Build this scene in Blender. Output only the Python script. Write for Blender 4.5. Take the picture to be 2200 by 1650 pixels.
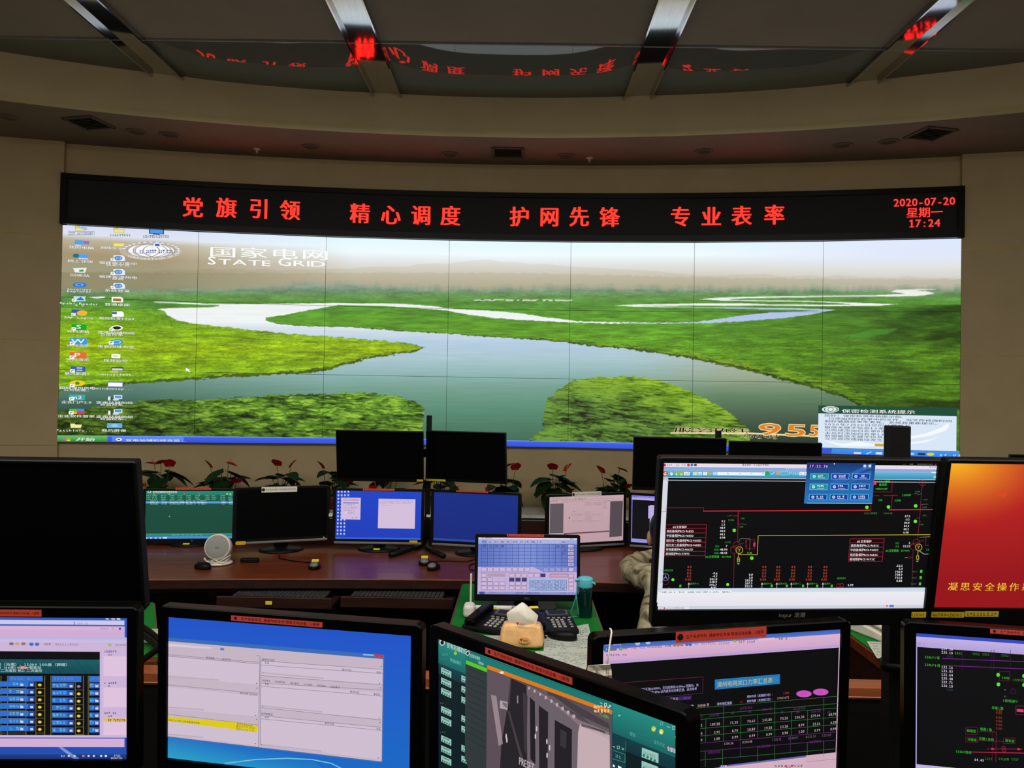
import bpy, math, random
import numpy as np
from mathutils import Vector, Matrix
for _o in list(bpy.data.objects): bpy.data.objects.remove(_o)
SC = bpy.context.scene
COL = SC.collection
PI = math.pi

# ------------------------------------------------------------------ camera, world, lights, exposure
EYE = 1.64
CAMP = np.array([.113, 0., EYE])
PITCH, ROLL, YAW, FPX = .0130, .0171, .0092, 1680.
F_ = np.array([-math.sin(YAW)*math.cos(PITCH), math.cos(YAW)*math.cos(PITCH), math.sin(PITCH)])
R0 = np.array([math.cos(YAW), math.sin(YAW), 0.]); U0 = np.cross(R0, F_)
R_ = R0*math.cos(ROLL)+U0*math.sin(ROLL); U_ = -R0*math.sin(ROLL)+U0*math.cos(ROLL)
cam = bpy.data.cameras.new('camera'); camo = bpy.data.objects.new('camera', cam); COL.objects.link(camo)
cam.sensor_width = 36; cam.sensor_fit = 'HORIZONTAL'; cam.lens = 36*FPX/2200; cam.clip_start = .02
camo.matrix_world = Matrix(((R_[0], U_[0], -F_[0], CAMP[0]), (R_[1], U_[1], -F_[1], CAMP[1]), (R_[2], U_[2], -F_[2], CAMP[2]), (0, 0, 0, 1)))
SC.camera = camo
SC.view_settings.view_transform = 'Standard'; SC.view_settings.look = 'None'
SC.view_settings.exposure = 0; SC.view_settings.gamma = 1; SC.view_settings.use_curve_mapping = False
w = bpy.data.worlds.new('world'); SC.world = w; w.use_nodes = True
w.node_tree.nodes['Background'].inputs[0].default_value = (.62, .66, .74, 1)
w.node_tree.nodes['Background'].inputs[1].default_value = .028
def area(name, loc, rot, sx, sy, power, col):
    l = bpy.data.lights.new(name, 'AREA'); l.shape = 'RECTANGLE'; l.size = sx; l.size_y = sy; l.energy = power; l.color = col
    o = bpy.data.objects.new(name, l); COL.objects.link(o); o.location = loc; o.rotation_euler = rot; return o
# ceiling lamps over the operators' rows (out of the frame, shining down) and daylight from the wall behind the camera
area('ceiling_lamp_light', (0, .7, 4.2), (0, 0, 0), 8, 2.6, 285, (1, .95, .86))
area('rear_window_light', (0, -4.5, 2.6), (math.radians(93), 0, 0), 9, 2.0, 62, (1, .95, .86))

def ray(x, y): return F_+R_*(x-1100)/FPX-U_*(y-825)/FPX
def atZ(x, y, z):
    d = ray(x, y); return CAMP+d*((z-EYE)/d[2])
def atY(x, y, Y):
    d = ray(x, y); return CAMP+d*((Y-CAMP[1])/d[1])
def proj(P):
    d = P-CAMP; z = d@F_
    return 1100+FPX*(d@R_)/z, 825-FPX*(d@U_)/z

# ------------------------------------------------------------------ materials
def lin(c):
    return tuple((v/255/12.92 if v/255 <= .04045 else ((v/255+.055)/1.055)**2.4) for v in c[:3])
def M(name, col, rough=.5, metal=0, var=.12, scale=18, bump=0, spec=.5, coat=0, trans=0, stretch=(1, 1, 1), ior=1.45):
    m = bpy.data.materials.new(name); m.use_nodes = True; nt = m.node_tree; b = nt.nodes['Principled BSDF']
    c = lin(col); b.inputs['Roughness'].default_value = rough; b.inputs['Metallic'].default_value = metal
    b.inputs['Specular IOR Level'].default_value = spec; b.inputs['Coat Weight'].default_value = coat
    b.inputs['Coat Roughness'].default_value = .06; b.inputs['Transmission Weight'].default_value = trans; b.inputs['IOR'].default_value = ior
    tc = nt.nodes.new('ShaderNodeTexCoord'); mp = nt.nodes.new('ShaderNodeMapping'); mp.inputs['Scale'].default_value = stretch
    n = nt.nodes.new('ShaderNodeTexNoise'); n.inputs['Scale'].default_value = scale; n.inputs['Detail'].default_value = 6
    nt.links.new(tc.outputs['Object'], mp.inputs[0]); nt.links.new(mp.outputs[0], n.inputs['Vector'])
    r = nt.nodes.new('ShaderNodeValToRGB'); r.color_ramp.elements[0].position = .3; r.color_ramp.elements[1].position = .7
    r.color_ramp.elements[0].color = (*[x*(1-var) for x in c], 1); r.color_ramp.elements[1].color = (*[min(1, x*(1+var)) for x in c], 1)
    nt.links.new(n.outputs['Fac'], r.inputs[0]); nt.links.new(r.outputs[0], b.inputs['Base Color'])
    if bump:
        bp = nt.nodes.new('ShaderNodeBump'); bp.inputs['Strength'].default_value = bump; bp.inputs['Distance'].default_value = .004
        nt.links.new(n.outputs['Fac'], bp.inputs['Height']); nt.links.new(bp.outputs[0], b.inputs['Normal'])
    return m
def attr_mat(name, emit, rough=.4, strength=1.0):
    m = bpy.data.materials.new(name); m.use_nodes = True; nt = m.node_tree; b = nt.nodes['Principled BSDF']
    a = nt.nodes.new('ShaderNodeAttribute'); a.attribute_name = 'Col'
    b.inputs['Roughness'].default_value = rough
    if emit:
        b.inputs['Base Color'].default_value = (.004, .004, .005, 1); b.inputs['Specular IOR Level'].default_value = .3
        nt.links.new(a.outputs['Color'], b.inputs['Emission Color']); b.inputs['Emission Strength'].default_value = strength
    else:
        nt.links.new(a.outputs['Color'], b.inputs['Base Color'])
    return m
def glow(name, rgb, s):
    m = bpy.data.materials.new(name); m.use_nodes = True; b = m.node_tree.nodes['Principled BSDF']
    b.inputs['Base Color'].default_value = (0, 0, 0, 1); b.inputs['Emission Color'].default_value = (*rgb, 1); b.inputs['Emission Strength'].default_value = s
    return m
LCD = attr_mat('lcd_picture', True, .35); PRINT = attr_mat('printed_sheet', False, .45)
BLK = M('black_plastic', (12, 12, 12), .45, var=.1, spec=.2); GLB = M('gloss_black_plastic', (6, 6, 6), .22, var=.1, spec=.06); OFF = M('dark_lcd_glass', (5, 5, 6), .35, var=.05, spec=.12)
DKM = M('black_powder_steel', (12, 12, 13), .6, var=.15, bump=.1, scale=200, spec=.25); SIL = M('silver_plastic', (150, 150, 150), .35, .3)
WHT = M('white_plastic', (225, 222, 212), .35); CRM = M('cream_plastic', (228, 222, 205), .4)
WOOD = M('red_brown_wood', (104, 46, 23), .36, var=.3, scale=9, stretch=(.6, 9, 6), coat=.1, spec=.3); WOODD = M('dark_wood', (46, 23, 17), .4, var=.3, scale=9, stretch=(.6, 9, 6))
WOODE = M('orange_wood_edge', (142, 76, 42), .4, var=.18, scale=9, stretch=(.5, 9, 9))
GRN = M('green_desk_mat', (16, 112, 38), .6, spec=.15, var=.12, scale=60); YEL = M('yellow_sticker', (235, 215, 40), .5, var=.05)

# ------------------------------------------------------------------ mesh builder
class MB:
    def __init__(s): s.v = []; s.f = []; s.sm = False
    def add(s, v, f, T=None):
        k = len(s.v)
        for p in v:
            p = Vector(p); s.v.append(T @ p if T else p)
        s.f += [[i+k for i in q] for q in f]; return s
    def box(s, c, d, T=None, R=None):
        x, y, z = [q/2 for q in d]; v = [Vector(p) for p in ((-x, -y, -z), (x, -y, -z), (x, y, -z), (-x, y, -z), (-x, -y, z), (x, -y, z), (x, y, z), (-x, y, z))]
        if R: v = [R @ p for p in v]
        v = [p+Vector(c) for p in v]
        return s.add(v, [(3, 2, 1, 0), (4, 5, 6, 7), (0, 1, 5, 4), (1, 2, 6, 5), (2, 3, 7, 6), (3, 0, 4, 7)], T)
    def lathe(s, prof, n=24, c=(0, 0, 0), T=None, sx=1, sy=1):
        v = []; f = []
        for r, z in prof:
            for i in range(n):
                a = 2*PI*i/n; v.append((c[0]+r*math.cos(a)*sx, c[1]+r*math.sin(a)*sy, c[2]+z))
        for j in range(len(prof)-1):
            for i in range(n):
                f.append((j*n+i, j*n+(i+1) % n, (j+1)*n+(i+1) % n, (j+1)*n+i))
        f.append(tuple(range(n-1, -1, -1))); f.append(tuple(range((len(prof)-1)*n, len(prof)*n)))
        return s.add(v, f, T)
    def tube(s, pts, r, n=8, T=None, r2=None):
        pts = [Vector(p) for p in pts]; v = []; f = []; m = len(pts)
        up = Vector((0, 0, 1))
        for j, p in enumerate(pts):
            t = (pts[min(j+1, m-1)]-pts[max(j-1, 0)]).normalized()
            a = t.cross(up if abs(t.z) < .9 else Vector((1, 0, 0))).normalized(); b = t.cross(a)
            rr = r if r2 is None else r+(r2-r)*j/(m-1)
            for i in range(n):
                an = 2*PI*i/n; v.append(p+a*rr*math.cos(an)+b*rr*math.sin(an))
        for j in range(m-1):
            for i in range(n): f.append((j*n+i, j*n+(i+1) % n, (j+1)*n+(i+1) % n, (j+1)*n+i))
        f.append(tuple(range(n-1, -1, -1))); f.append(tuple(range((m-1)*n, m*n)))
        return s.add(v, f, T)
    def prism(s, poly, y0, y1, T=None):          # outline in x,z ; extruded along y
        n = len(poly); v = [(x, y0, z) for x, z in poly]+[(x, y1, z) for x, z in poly]
        return s.add(v, [tuple(range(n)), tuple(range(2*n-1, n-1, -1))]+[(i, i+n, (i+1) % n+n, (i+1) % n) for i in range(n)], T)
    def slab(s, poly, z0, z1, T=None):           # outline in x,y ; extruded along z
        n = len(poly); v = [(x, y, z0) for x, y in poly]+[(x, y, z1) for x, y in poly]
        return s.add(v, [tuple(range(n-1, -1, -1)), tuple(range(n, 2*n))]+[(i, (i+1) % n, (i+1) % n+n, i+n) for i in range(n)], T)
    def ell(s, c, d, n=20, m=12, T=None, R=None, p=1.0, q=1.0):
        def sg(x, e): return math.copysign(abs(x)**e, x)
        v = []; f = []
        for j in range(m+1):
            th = -PI/2+PI*j/m
            for i in range(n):
                a = 2*PI*i/n
                u = Vector((sg(math.cos(th), q)*sg(math.cos(a), p)*d[0], sg(math.cos(th), q)*sg(math.sin(a), p)*d[1], sg(math.sin(th), q)*d[2]))
                v.append((R @ u if R else u)+Vector(c))
        for j in range(m):
            for i in range(n): f.append((j*n+i, j*n+(i+1) % n, (j+1)*n+(i+1) % n, (j+1)*n+i))
        return s.add(v, f, T)
    def build(s, name, mat, parent=None, smooth=False, bevel=0, seg=2, sub=0):
        me = bpy.data.meshes.new(name); me.from_pydata([tuple(p) for p in s.v], [], s.f); me.update()
        for mm in (mat if isinstance(mat, list) else [mat]): me.materials.append(mm)
        o = bpy.data.objects.new(name, me); COL.objects.link(o)
        if parent: o.parent = parent
        if smooth: me.polygons.foreach_set('use_smooth', [True]*len(me.polygons))
        if bevel:
            b = o.modifiers.new('bevel', 'BEVEL'); b.width = bevel; b.segments = seg; b.limit_method = 'ANGLE'; b.angle_limit = .6
        if sub:
            b = o.modifiers.new('sub', 'SUBSURF'); b.levels = sub; b.render_levels = sub
        return o
def thing(name, label, cat, loc=(0, 0, 0), rz=0, group=None):
    o = bpy.data.objects.new(name, None); COL.objects.link(o); o.location = loc; o.rotation_euler = (0, 0, rz); o.empty_display_size = .1
    return tag(o, label, cat, group)
def tag(o, label, cat, group=None):
    o['label'] = label; o['category'] = cat
    if group: o['group'] = group
    return o
def struct(o): o['kind'] = 'structure'; return o
def lab(o, s): o['label'] = s; return o
def rrect(w, h, r, k=5, cx=0, cz=0):
    p = []
    for qx, qz, a0 in ((1, 1, 0), (-1, 1, PI/2), (-1, -1, PI), (1, -1, 1.5*PI)):
        for i in range(k+1):
            a = a0+PI/2*i/k; p.append((cx+qx*(w/2-r)+r*math.cos(a), cz+qz*(h/2-r)+r*math.sin(a)))
    return p

# ------------------------------------------------------------------ glyphs and drawing surfaces
_G = {}
def glyph(ch, b=0):
    if (ch, b) not in _G:
        c = bpy.data.curves.new('t', 'FONT'); c.body = ch; c.resolution_u = 2; c.offset = b
        o = bpy.data.objects.new('t', c); COL.objects.link(o)
        dg = bpy.context.evaluated_depsgraph_get(); e = o.evaluated_get(dg); me = e.to_mesh()
        v = np.array([(p.co.x, p.co.y) for p in me.vertices]).reshape(-1, 2); f = [tuple(p.vertices) for p in me.polygons]
        e.to_mesh_clear(); bpy.data.objects.remove(o); bpy.data.curves.remove(c)
        cjk = ord(ch) > 0x2e80 or ch in '，。！、（）'
        if cjk: adv = 1.0
        elif len(v) == 0: adv = .3
        else:
            v[:, 0] -= v[:, 0].min(); adv = v[:, 0].max()+.08
            if ch == '1': v = np.array([(.2, 0), (.3, 0), (.3, .69), (.22, .69), (.2, .69), (.07, .6), (.07, .51), (.2, .57), (.07, 0), (.45, 0), (.45, .07), (.07, .07)]); f = [(0, 1, 2, 4), (4, 5, 6, 7), (8, 9, 10, 11)]; adv = .6
            elif ch.isdigit(): v[:, 0] += (.6-adv)/2; adv = .6
        _G[ch, b] = (v, f, adv)
    return _G[ch, b]
class PlaneS:                      # a flat face: o origin, r right, u up, n towards the viewer
    def __init__(s, o, r, u, local=None):
        s.o, s.r, s.u = [np.array(q, float) for q in (o, r, u)]; s.n = np.cross(s.r, s.u); s.loc = local; s.seams = None
    def q(s, x, y):
        d = ray(x, y); t = ((s.o-CAMP)@s.n)/(d@s.n); p = CAMP+d*t-s.o; return p@s.r, p@s.u
    def p3(s, a, b, l):
        return s.loc @ Vector((a, -l, b)) if s.loc else Vector(s.o+s.r*a+s.u*b+s.n*l)
class Canvas:
    EPS = 6e-5; right = False
    def __init__(s, surf): s.s = surf; s.V = []; s.F = []; s.C = []; s.K = []; s.L = 1; s.view(0, 0, 1); s.rnd = random.Random(7)
    def view(s, x0, y0, k): s.x0, s.y0, s.k = x0, y0, k; return s
    def up(s, n=1): s.L += n; return s
    def q(s, x, y): return s.s.q(s.x0+x*s.k, s.y0+y*s.k)
    lim = None
    def face(s, ab, cols):
        if s.lim: ab = [(max(-s.lim[0], min(s.lim[0], a)), max(-s.lim[1], min(s.lim[1], b))) for a, b in ab]
        if s.s.seams is not None:
            A = [p[0] for p in ab]; B = [p[1] for p in ab]; s.K.append(s.s.key(sum(A)/len(A), sum(B)/len(B)))
        k = len(s.V); s.V += [s.s.p3(a, b, s.L*s.EPS) for a, b in ab]; s.F.append(list(range(k, k+len(ab)))); s.C.append(cols)
    def ab(s, a0, b0, a1, b1, c, c2=None):        # metre rect; c2 = colour at the bottom
        cuts = [a0]+([x for x in s.s.seams if min(a0, a1) < x < max(a0, a1)] if s.s.seams is not None else [])+[a1]
        for x, y in zip(cuts[:-1], cuts[1:]):
            c2_ = c2 or c; s.face([(x, b0), (y, b0), (y, b1), (x, b1)], [c, c, c2_, c2_])
    def rect(s, x0, y0, x1, y1, c, c2=None):
        a0 = s.q(x0, y0)[0]; a1 = s.q(x1, y1)[0]; xa = x1 if s.right else x0; s.ab(a0, s.q(xa, y0)[1], a1, s.q(xa, y1)[1], c, c2)
    def poly(s, pts, c): s.face([s.q(*p) for p in pts], [c]*len(pts))
    def frame(s, x0, y0, x1, y1, t, c):
        s.line([(x0, y0), (x1, y0)], t, c); s.line([(x0, y1), (x1, y1)], t, c); s.line([(x0, y0), (x0, y1)], t, c); s.line([(x1, y0), (x1, y1)], t, c)
    def line(s, pts, t, c):
        for p, r in zip(pts[:-1], pts[1:]):
            d = Vector((r[0]-p[0], r[1]-p[1]))
            if d.length < 1e-6: continue
            n = Vector((-d.y, d.x)).normalized()*t/2; s.poly([(p[0]-n.x, p[1]-n.y), (r[0]-n.x, r[1]-n.y), (r[0]+n.x, r[1]+n.y), (p[0]+n.x, p[1]+n.y)], c)
    def disc(s, x, y, r, c, ry=None, n=18): s.poly([(x+r*math.cos(2*PI*i/n), y+(ry or r)*math.sin(2*PI*i/n)) for i in range(n)], c)
    def ring(s, x, y, r, t, c, ry=None, n=20, a0=0, a1=2*PI):
        ry = ry or r
        for i in range(n):
            a, b = a0+(a1-a0)*i/n, a0+(a1-a0)*(i+1)/n
            s.poly([(x+r*math.cos(a), y+ry*math.sin(a)), (x+r*math.cos(b), y+ry*math.sin(b)), (x+(r-t)*math.cos(b), y+(ry-t*ry/r)*math.sin(b)), (x+(r-t)*math.cos(a), y+(ry-t*ry/r)*math.sin(a))], c)
    def text(s, x, y, size, t, c, al='l', wx=1.0, b=0, adv=None, shear=0):
        a, b0 = s.q(x, y); _, b1 = s.q(x, y-size); h = abs(b1-b0); gl = [glyph(ch) for ch in t]
        W = [(adv if adv else g[2])*h*wx for g in gl]; a -= {'l': 0, 'c': sum(W)/2, 'r': sum(W)}[al]
        e = max(b-.004, .004); sh = [(0, 0)] if b <= .009 else [(-e, 0), (e, 0)] if b < .04 else [(-e, 0), (e, 0), (0, -e), (0, e), (-e, e), (e, -e), (e, e), (-e, -e)]
        for g, wd in zip(gl, W):
            off = (wd-(g[2]-.08)*h*wx)/2 if adv and g[2] != 1.0 else 0
            for ex, ey in sh:
                P = [(a+off+(vx+ex/wx)*h*wx+vy*h*shear, b0+(vy+ey)*h) for vx, vy in g[0]]
                for f in g[1]: s.face([P[i] for i in f], [c]*len(f))
            a += wd
    def smudge(s, x0, y0, x1, y1, c, n=8):
        w_ = (x1-x0)/n
        for i in range(n):
            if s.rnd.random() < .12: continue
            xa = x0+w_*i; h = y1-y0
            s.rect(xa, y0+h*s.rnd.uniform(0, .2), xa+w_*s.rnd.uniform(.5, .9), y0+h*s.rnd.uniform(.3, .45), c)
            s.rect(xa+w_*.1, y0+h*s.rnd.uniform(.5, .65), xa+w_*s.rnd.uniform(.5, .9), y1-h*s.rnd.uniform(0, .15), c)
    def build(s, name, mat, parent=None, key=None):
        idx = [i for i in range(len(s.F)) if key is None or s.K[i] == key]
        vs = []; fs = []; cs = []
        for i in idx:
            fs.append(list(range(len(vs), len(vs)+len(s.F[i])))); vs += [tuple(s.V[j]) for j in s.F[i]]
            cs += [(*lin(c), 1) for c in s.C[i]]
        return attr_mesh(name, vs, fs, cs, mat, parent)
def attr_mesh(name, vs, fs, cs, mat, parent, domain='CORNER'):
    me = bpy.data.meshes.new(name); me.from_pydata(vs, [], fs); at = me.attributes.new('Col', 'FLOAT_COLOR', domain)
    at.data.foreach_set('color', np.array(cs, np.float32).ravel()); me.materials.append(mat); me.update()
    o = bpy.data.objects.new(name, me); COL.objects.link(o)
    if parent: o.parent = parent
    return o

# ------------------------------------------------------------------ the room
WR, WY, WZ0, CW, CH = 18.547, 7.764, 1.122, 1.21, .6785     # arc of the video wall: radius, apex, bottom height, one display
CYC = WY-WR
def arc(R, y0, x): return y0-R+math.sqrt(R*R-x*x)
WALL = M('beige_wall_panel', (204, 184, 143), .62, var=.05, scale=3, bump=.03); SOF = M('soffit_shade_paint', (132, 116, 108), .7, var=.05, scale=4)  # soffit colour is darkened to carry the shade under the overhang
FAS = M('lit_fascia_paint', (214, 198, 158), .65, var=.05, scale=3); CEIL = M('brown_matt_ceiling', (160, 151, 148), .85, var=.06, scale=2)  # fascia colour is lightened to stand in for light falling on it
GLC = M('grey_gloss_ceiling_film', (112, 114, 114), .02, var=.03, scale=2, spec=.5); STEEL = M('brushed_steel', (196, 196, 198), .06, 1, var=.06, scale=4, stretch=(30, .4, 30))
GOLD = M('gold_joint_strip', (190, 160, 80), .35, .8)
def wallstrip(name, s0, s1, z0, z1, R, mat, n=24, th=.04, parent=None):
    mb = MB(); v = []
    for i in range(n+1):
        a = (s0+(s1-s0)*i/n)/WR
        for r in (R, R+th):
            for z in (z0, z1): v.append((r*math.sin(a), CYC+r*math.cos(a), z))
    f = []
    for i in range(n):
        k = 4*i; f += [(k, k+4, k+5, k+1), (k+2, k+3, k+7, k+6), (k+1, k+5, k+7, k+3), (k, k+2, k+6, k+4)]
    f += [(0, 1, 3, 2), (4*n, 4*n+2, 4*n+3, 4*n+1)]
    mb.add(v, f); return mb.build(name, mat, parent)
wf = struct(wallstrip('wall_front', -4.24, 4.24, 0, 3.942, WR+.06, WALL, 40))
wallstrip('side_panel', -6.6, -4.2362, 0, 3.942, WR, WALL, 12, .1, wf); wallstrip('side_panel', 4.2362, 6.6, 0, 3.942, WR, WALL, 12, .1, wf)
for z in (1.09, 2.07, 3.055):
    for a, b in ((-6.6, -4.237), (4.237, 6.6)): wallstrip('joint_strip', a, b, z-.003, z+.003, WR-.0015, GOLD, 10, .004, wf)
struct(MB().box((0, 2.2, -.05), (13, 13, .1)).build('floor', M('dark_carpet', (52, 48, 46), .95, var=.25, scale=220, bump=.2)))
struct(MB().box((-6.15, 2.2, 2.2), (.1, 13, 4.4)).build('wall_left', WALL)); struct(MB().box((6.15, 2.2, 2.2), (.1, 13, 4.4)).build('wall_right', WALL))
# matt brown ceiling towards the viewer, glossy stretched film bays between the steel channels, fascia and soffit
LINE = 5.87; HC = 4.276; HS = 3.942
BEAMS = ((-3.0, -2.765), (-1.215, -.975), (.99, 1.225), (2.795, 3.02))
PL = .05                      # the ceiling falls slightly towards the fascia
def upv(mb):
    for i, p in enumerate(mb.v):
        k = (2.636+PL*6.87)/(2.636+PL*p.y); mb.v[i] = Vector(CAMP)+(p-Vector(CAMP))*k
    return mb
def fy(x): return arc(11.412, 6.905, x+.084)
ce = struct(upv(MB().box((0, .3, HC+.06), (12.6, 2*(LINE-.3), .1))).build('ceiling', CEIL))
upv(MB().box((0, LINE, HC+.004), (12.2, .012, .012))).build('joint_strip', SIL, ce)
_ts = np.linspace(0, 1, 41); _sl = np.interp(_ts, [0, .33, .52, .62, .8, 1], [.058, .07, .026, 0, -.07, -.07]); _dr = np.concatenate([[0], np.cumsum((_sl[1:]+_sl[:-1])/2/40)]); _dr -= _dr[-1]*_ts
edges = [-6.1]+[x for b in BEAMS for x in b]+[6.1]
for x0, x1 in zip(edges[0::2], edges[1::2]):
    mb = MB(); nx, ny = 28, 24; v = []; f = []
    for j in range(ny+1):
        for i in range(nx+1):
            x = x0+(x1-x0)*i/nx; t = j/ny; y = LINE+.004+(fy(x)+.05-LINE)*t; uu = 2*i/nx-1
            if x0 < -5: uu = (x-x0)/(x1-x0)
            if x1 > 5: uu = (x1-x)/(x1-x0)
            v.append((x, y, HC-1.05*float(np.interp(t, _ts, _dr))*(1-uu**4)*(-5 < x0 and x1 < 5)))
    for j in range(ny):
        for i in range(nx): k = j*(nx+1)+i; f.append((k, k+nx+1, k+nx+2, k+1))
    mb.add(v, f); upv(mb).build('gloss_film_panel', GLC, ce, True)
for i, (x0, x1) in enumerate(BEAMS):
    cx = (x0+x1)/2; w_ = x1-x0; ye = min(fy(x0), fy(x1))+.02; y0 = -3.
    t = struct(upv(MB().box((cx, (y0+ye)/2, HC+.003), (w_, ye-y0, .008))).build('trim_%d' % (i+1), STEEL))
    for x in (x0, x1): upv(MB().box((x, (y0+fy(x))/2, HC-.004), (.012, fy(x)-y0-.01, .064))).build('flange', STEEL, t)
mb = MB(); v = []; f = []; n = 60                      # fascia with a rounded lower lip, running into the soffit
prof = [(0, HC+.1)]+[(0, HS+.09)]+[(.09-.09*math.cos(a), HS+.09-.09*math.sin(a)) for a in (.25, .5, .75, 1., 1.25, 1.5)]
for i in range(n+1):
    x = -6.1+12.2*i/n
    for dy, z in prof: v.append((x, fy(x)+dy, z))
k = len(prof)
for i in range(n):
    for j in range(k-1): f.append((i*k+j, i*k+j+1, (i+1)*k+j+1, (i+1)*k+j))
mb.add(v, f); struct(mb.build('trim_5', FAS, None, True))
mb = MB(); v = []; f = []
for i in range(n+1):
    x = -6.1+12.2*i/n
    v += [(x, fy(x)+.088, HS), (x, arc(WR, WY, x)+.2, HS)]
for i in range(n): f.append((2*i, 2*i+2, 2*i+3, 2*i+1))
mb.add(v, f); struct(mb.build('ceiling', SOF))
# soffit fittings
GRI = M('vent_grille', (92, 86, 80), .6); DLM = M('downlight_rim', (120, 106, 98), .5); DKL = M('lamp_glass_off', (60, 52, 48), .25)
vents = [((-3.67, 6.745), -.28, 'dark square ceiling vent at the left end of the soffit'), ((-.03, 7.41), 0, 'dark square ceiling vent above the middle of the red lettering'), ((3.61, 6.72), .28, 'dark square ceiling vent at the right end of the soffit')]
for (x, y), rz, lb in vents:
    t = thing('ceiling_vent', lb, 'vent', (x, y, HS-.001), rz*.8, 'soffit air vents'); mb = MB()
    for a in (-1, 1): mb.box((a*.14, 0, -.006), (.025, .3, .012)); mb.box((0, a*.14, -.006), (.3, .025, .012))
    mb.build('frame', GRI, t, bevel=.002)
    for i in range(7): MB().box((0, -.1+.033*i, -.006), (.26, .018, .003), R=Matrix.Rotation(.5, 3, 'X')).build('slat', GRI, t)
    MB().box((0, 0, -.0015), (.27, .27, .002)).build('backing', DKM, t)
dl = [(-4.32, 6.64, 'leftmost round downlight, near the left frame edge'), (-3.37, 6.97, 'round downlight just right of the left vent'), (-3.1, 7.04, 'second round downlight right of the left vent'), (-1.89, 7.33, 'round downlight above the first red slogan'),
      (-.59, 7.5, 'round downlight just left of the middle vent'), (.53, 7.5, 'round downlight just right of the middle vent'), (1.8, 7.3, 'round downlight above the last red slogan'), (3.0, 7.07, 'round downlight left of the right vent, second from it'), (3.36, 6.95, 'round downlight nearest the right vent')]
for x, y, lb in dl:
    t = thing('downlight', lb+', switched off', 'downlight', (x, y, HS-.001), 0, 'soffit downlights')
    MB().lathe([(.062, 0), (.085, 0), (.085, -.008), (.075, -.012), (.062, -.004), (.062, 0)], 28).build('rim', DLM, t, True); MB().lathe([(.062, -.001), (.0615, -.004)], 28).build('lens', DKL, t)
for x, y, lb in ((-2.43, 7.42, 'small ceiling sprinkler head above the first red slogan'), (.757, 7.55, 'small ceiling sprinkler head right of the middle vent')):
    t = thing('sprinkler_head', lb, 'sprinkler', (x, y, HS), 0, 'soffit sprinklers')
    MB().lathe([(.035, 0), (.035, -.006), (.012, -.01), (.01, -.035), (.002, -.037)], 16).build('body', CRM, t, True); MB().lathe([(.018, -.045), (.018, -.047)], 12).build('deflector', SIL, t)

# ------------------------------------------------------------------ video wall: 7 x 3 flat displays along the arc
SEAM = [CW*(i-3.5) for i in range(8)]
class WallS:
    seams = np.array(SEAM)
    def q(s, x, y):
        d = ray(x, y); o = CAMP[:2]-np.array([0, CYC]); dd = d[:2]; A = dd@dd; B = o@dd; C_ = o@o-WR*WR
        t = (-B+math.sqrt(B*B-A*C_))/A; p = CAMP+d*t
        return WR*math.asin(max(-1, min(1, p[0]/WR))), p[2]
    def key(s, a, b): return (min(6, max(0, int((a-SEAM[0])//CW))), min(2, max(0, int((b-WZ0)//CH))))
    def p3(s, a, b, l):
        i = min(6, max(0, int((a-SEAM[0])//CW))); A, B = SEAM[i]/WR, SEAM[i+1]/WR; t = (a-SEAM[i])/CW; m = (A+B)/2
        x = WR*(math.sin(A)*(1-t)+math.sin(B)*t)-l*math.sin(m); y = CYC+WR*(math.cos(A)*(1-t)+math.cos(B)*t)-l*math.cos(m)
        return Vector((x, y, b))
class ArcS(WallS):
    seams = None
    def p3(s, a, b, l): th = a/WR; return Vector(((WR-l)*math.sin(th), CYC+(WR-l)*math.cos(th), b))
VW = WallS()
_tab = np.random.RandomState(3).rand(256, 256)
def vnoise(x, y):
    xi = np.floor(x).astype(int); yi = np.floor(y).astype(int); fx = x-xi; fy_ = y-yi; fx = fx*fx*(3-2*fx); fy_ = fy_*fy_*(3-2*fy_)
    g = lambda a, b: _tab[a % 256, b % 256]
    return (g(xi, yi)*(1-fx)+g(xi+1, yi)*fx)*(1-fy_)+(g(xi, yi+1)*(1-fx)+g(xi+1, yi+1)*fx)*fy_
def fbm(x, y, o=4): return sum(vnoise(x*2**k+k*17, y*2**k+k*31)*.5**k for k in range(o))/(2-.5**(o-1))
def worley(x, y):
    xi = np.floor(x).astype(int); yi = np.floor(y).astype(int); best = np.full(x.shape, 9.); idv = np.zeros(x.shape); dyb = np.zeros(x.shape)
    for i in (-1, 0, 1):
        for j in (-1, 0, 1):
            a, b = (xi+i) % 256, (yi+j) % 256; px = xi+i+_tab[a, b]; py = yi+j+_tab[b, (a+91) % 256]; d = (x-px)**2+(y-py)**2
            m = d < best; best = np.where(m, d, best); idv = np.where(m, _tab[(a+7) % 256, b], idv); dyb = np.where(m, y-py, dyb)
    return np.sqrt(best), idv, dyb
def inside(pts, x, y):
    r = np.zeros(x.shape, bool); n = len(pts)
    for i in range(n):
        (x1, y1), (x2, y2) = pts[i], pts[(i+1) % n]
        if y1 == y2: continue
        c = ((y1 > y) != (y2 > y)) & (x < (x2-x1)*(y-y1)/(y2-y1)+x1); r ^= c
    return r
def mixc(a, b, t): return a+(b-a)*np.clip(t, 0, 1)[:, None]
def ramp(t, stops):
    ts = [s[0] for s in stops]; return np.stack([np.interp(t, ts, [s[1][k] for s in stops]) for k in range(3)], -1)
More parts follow.
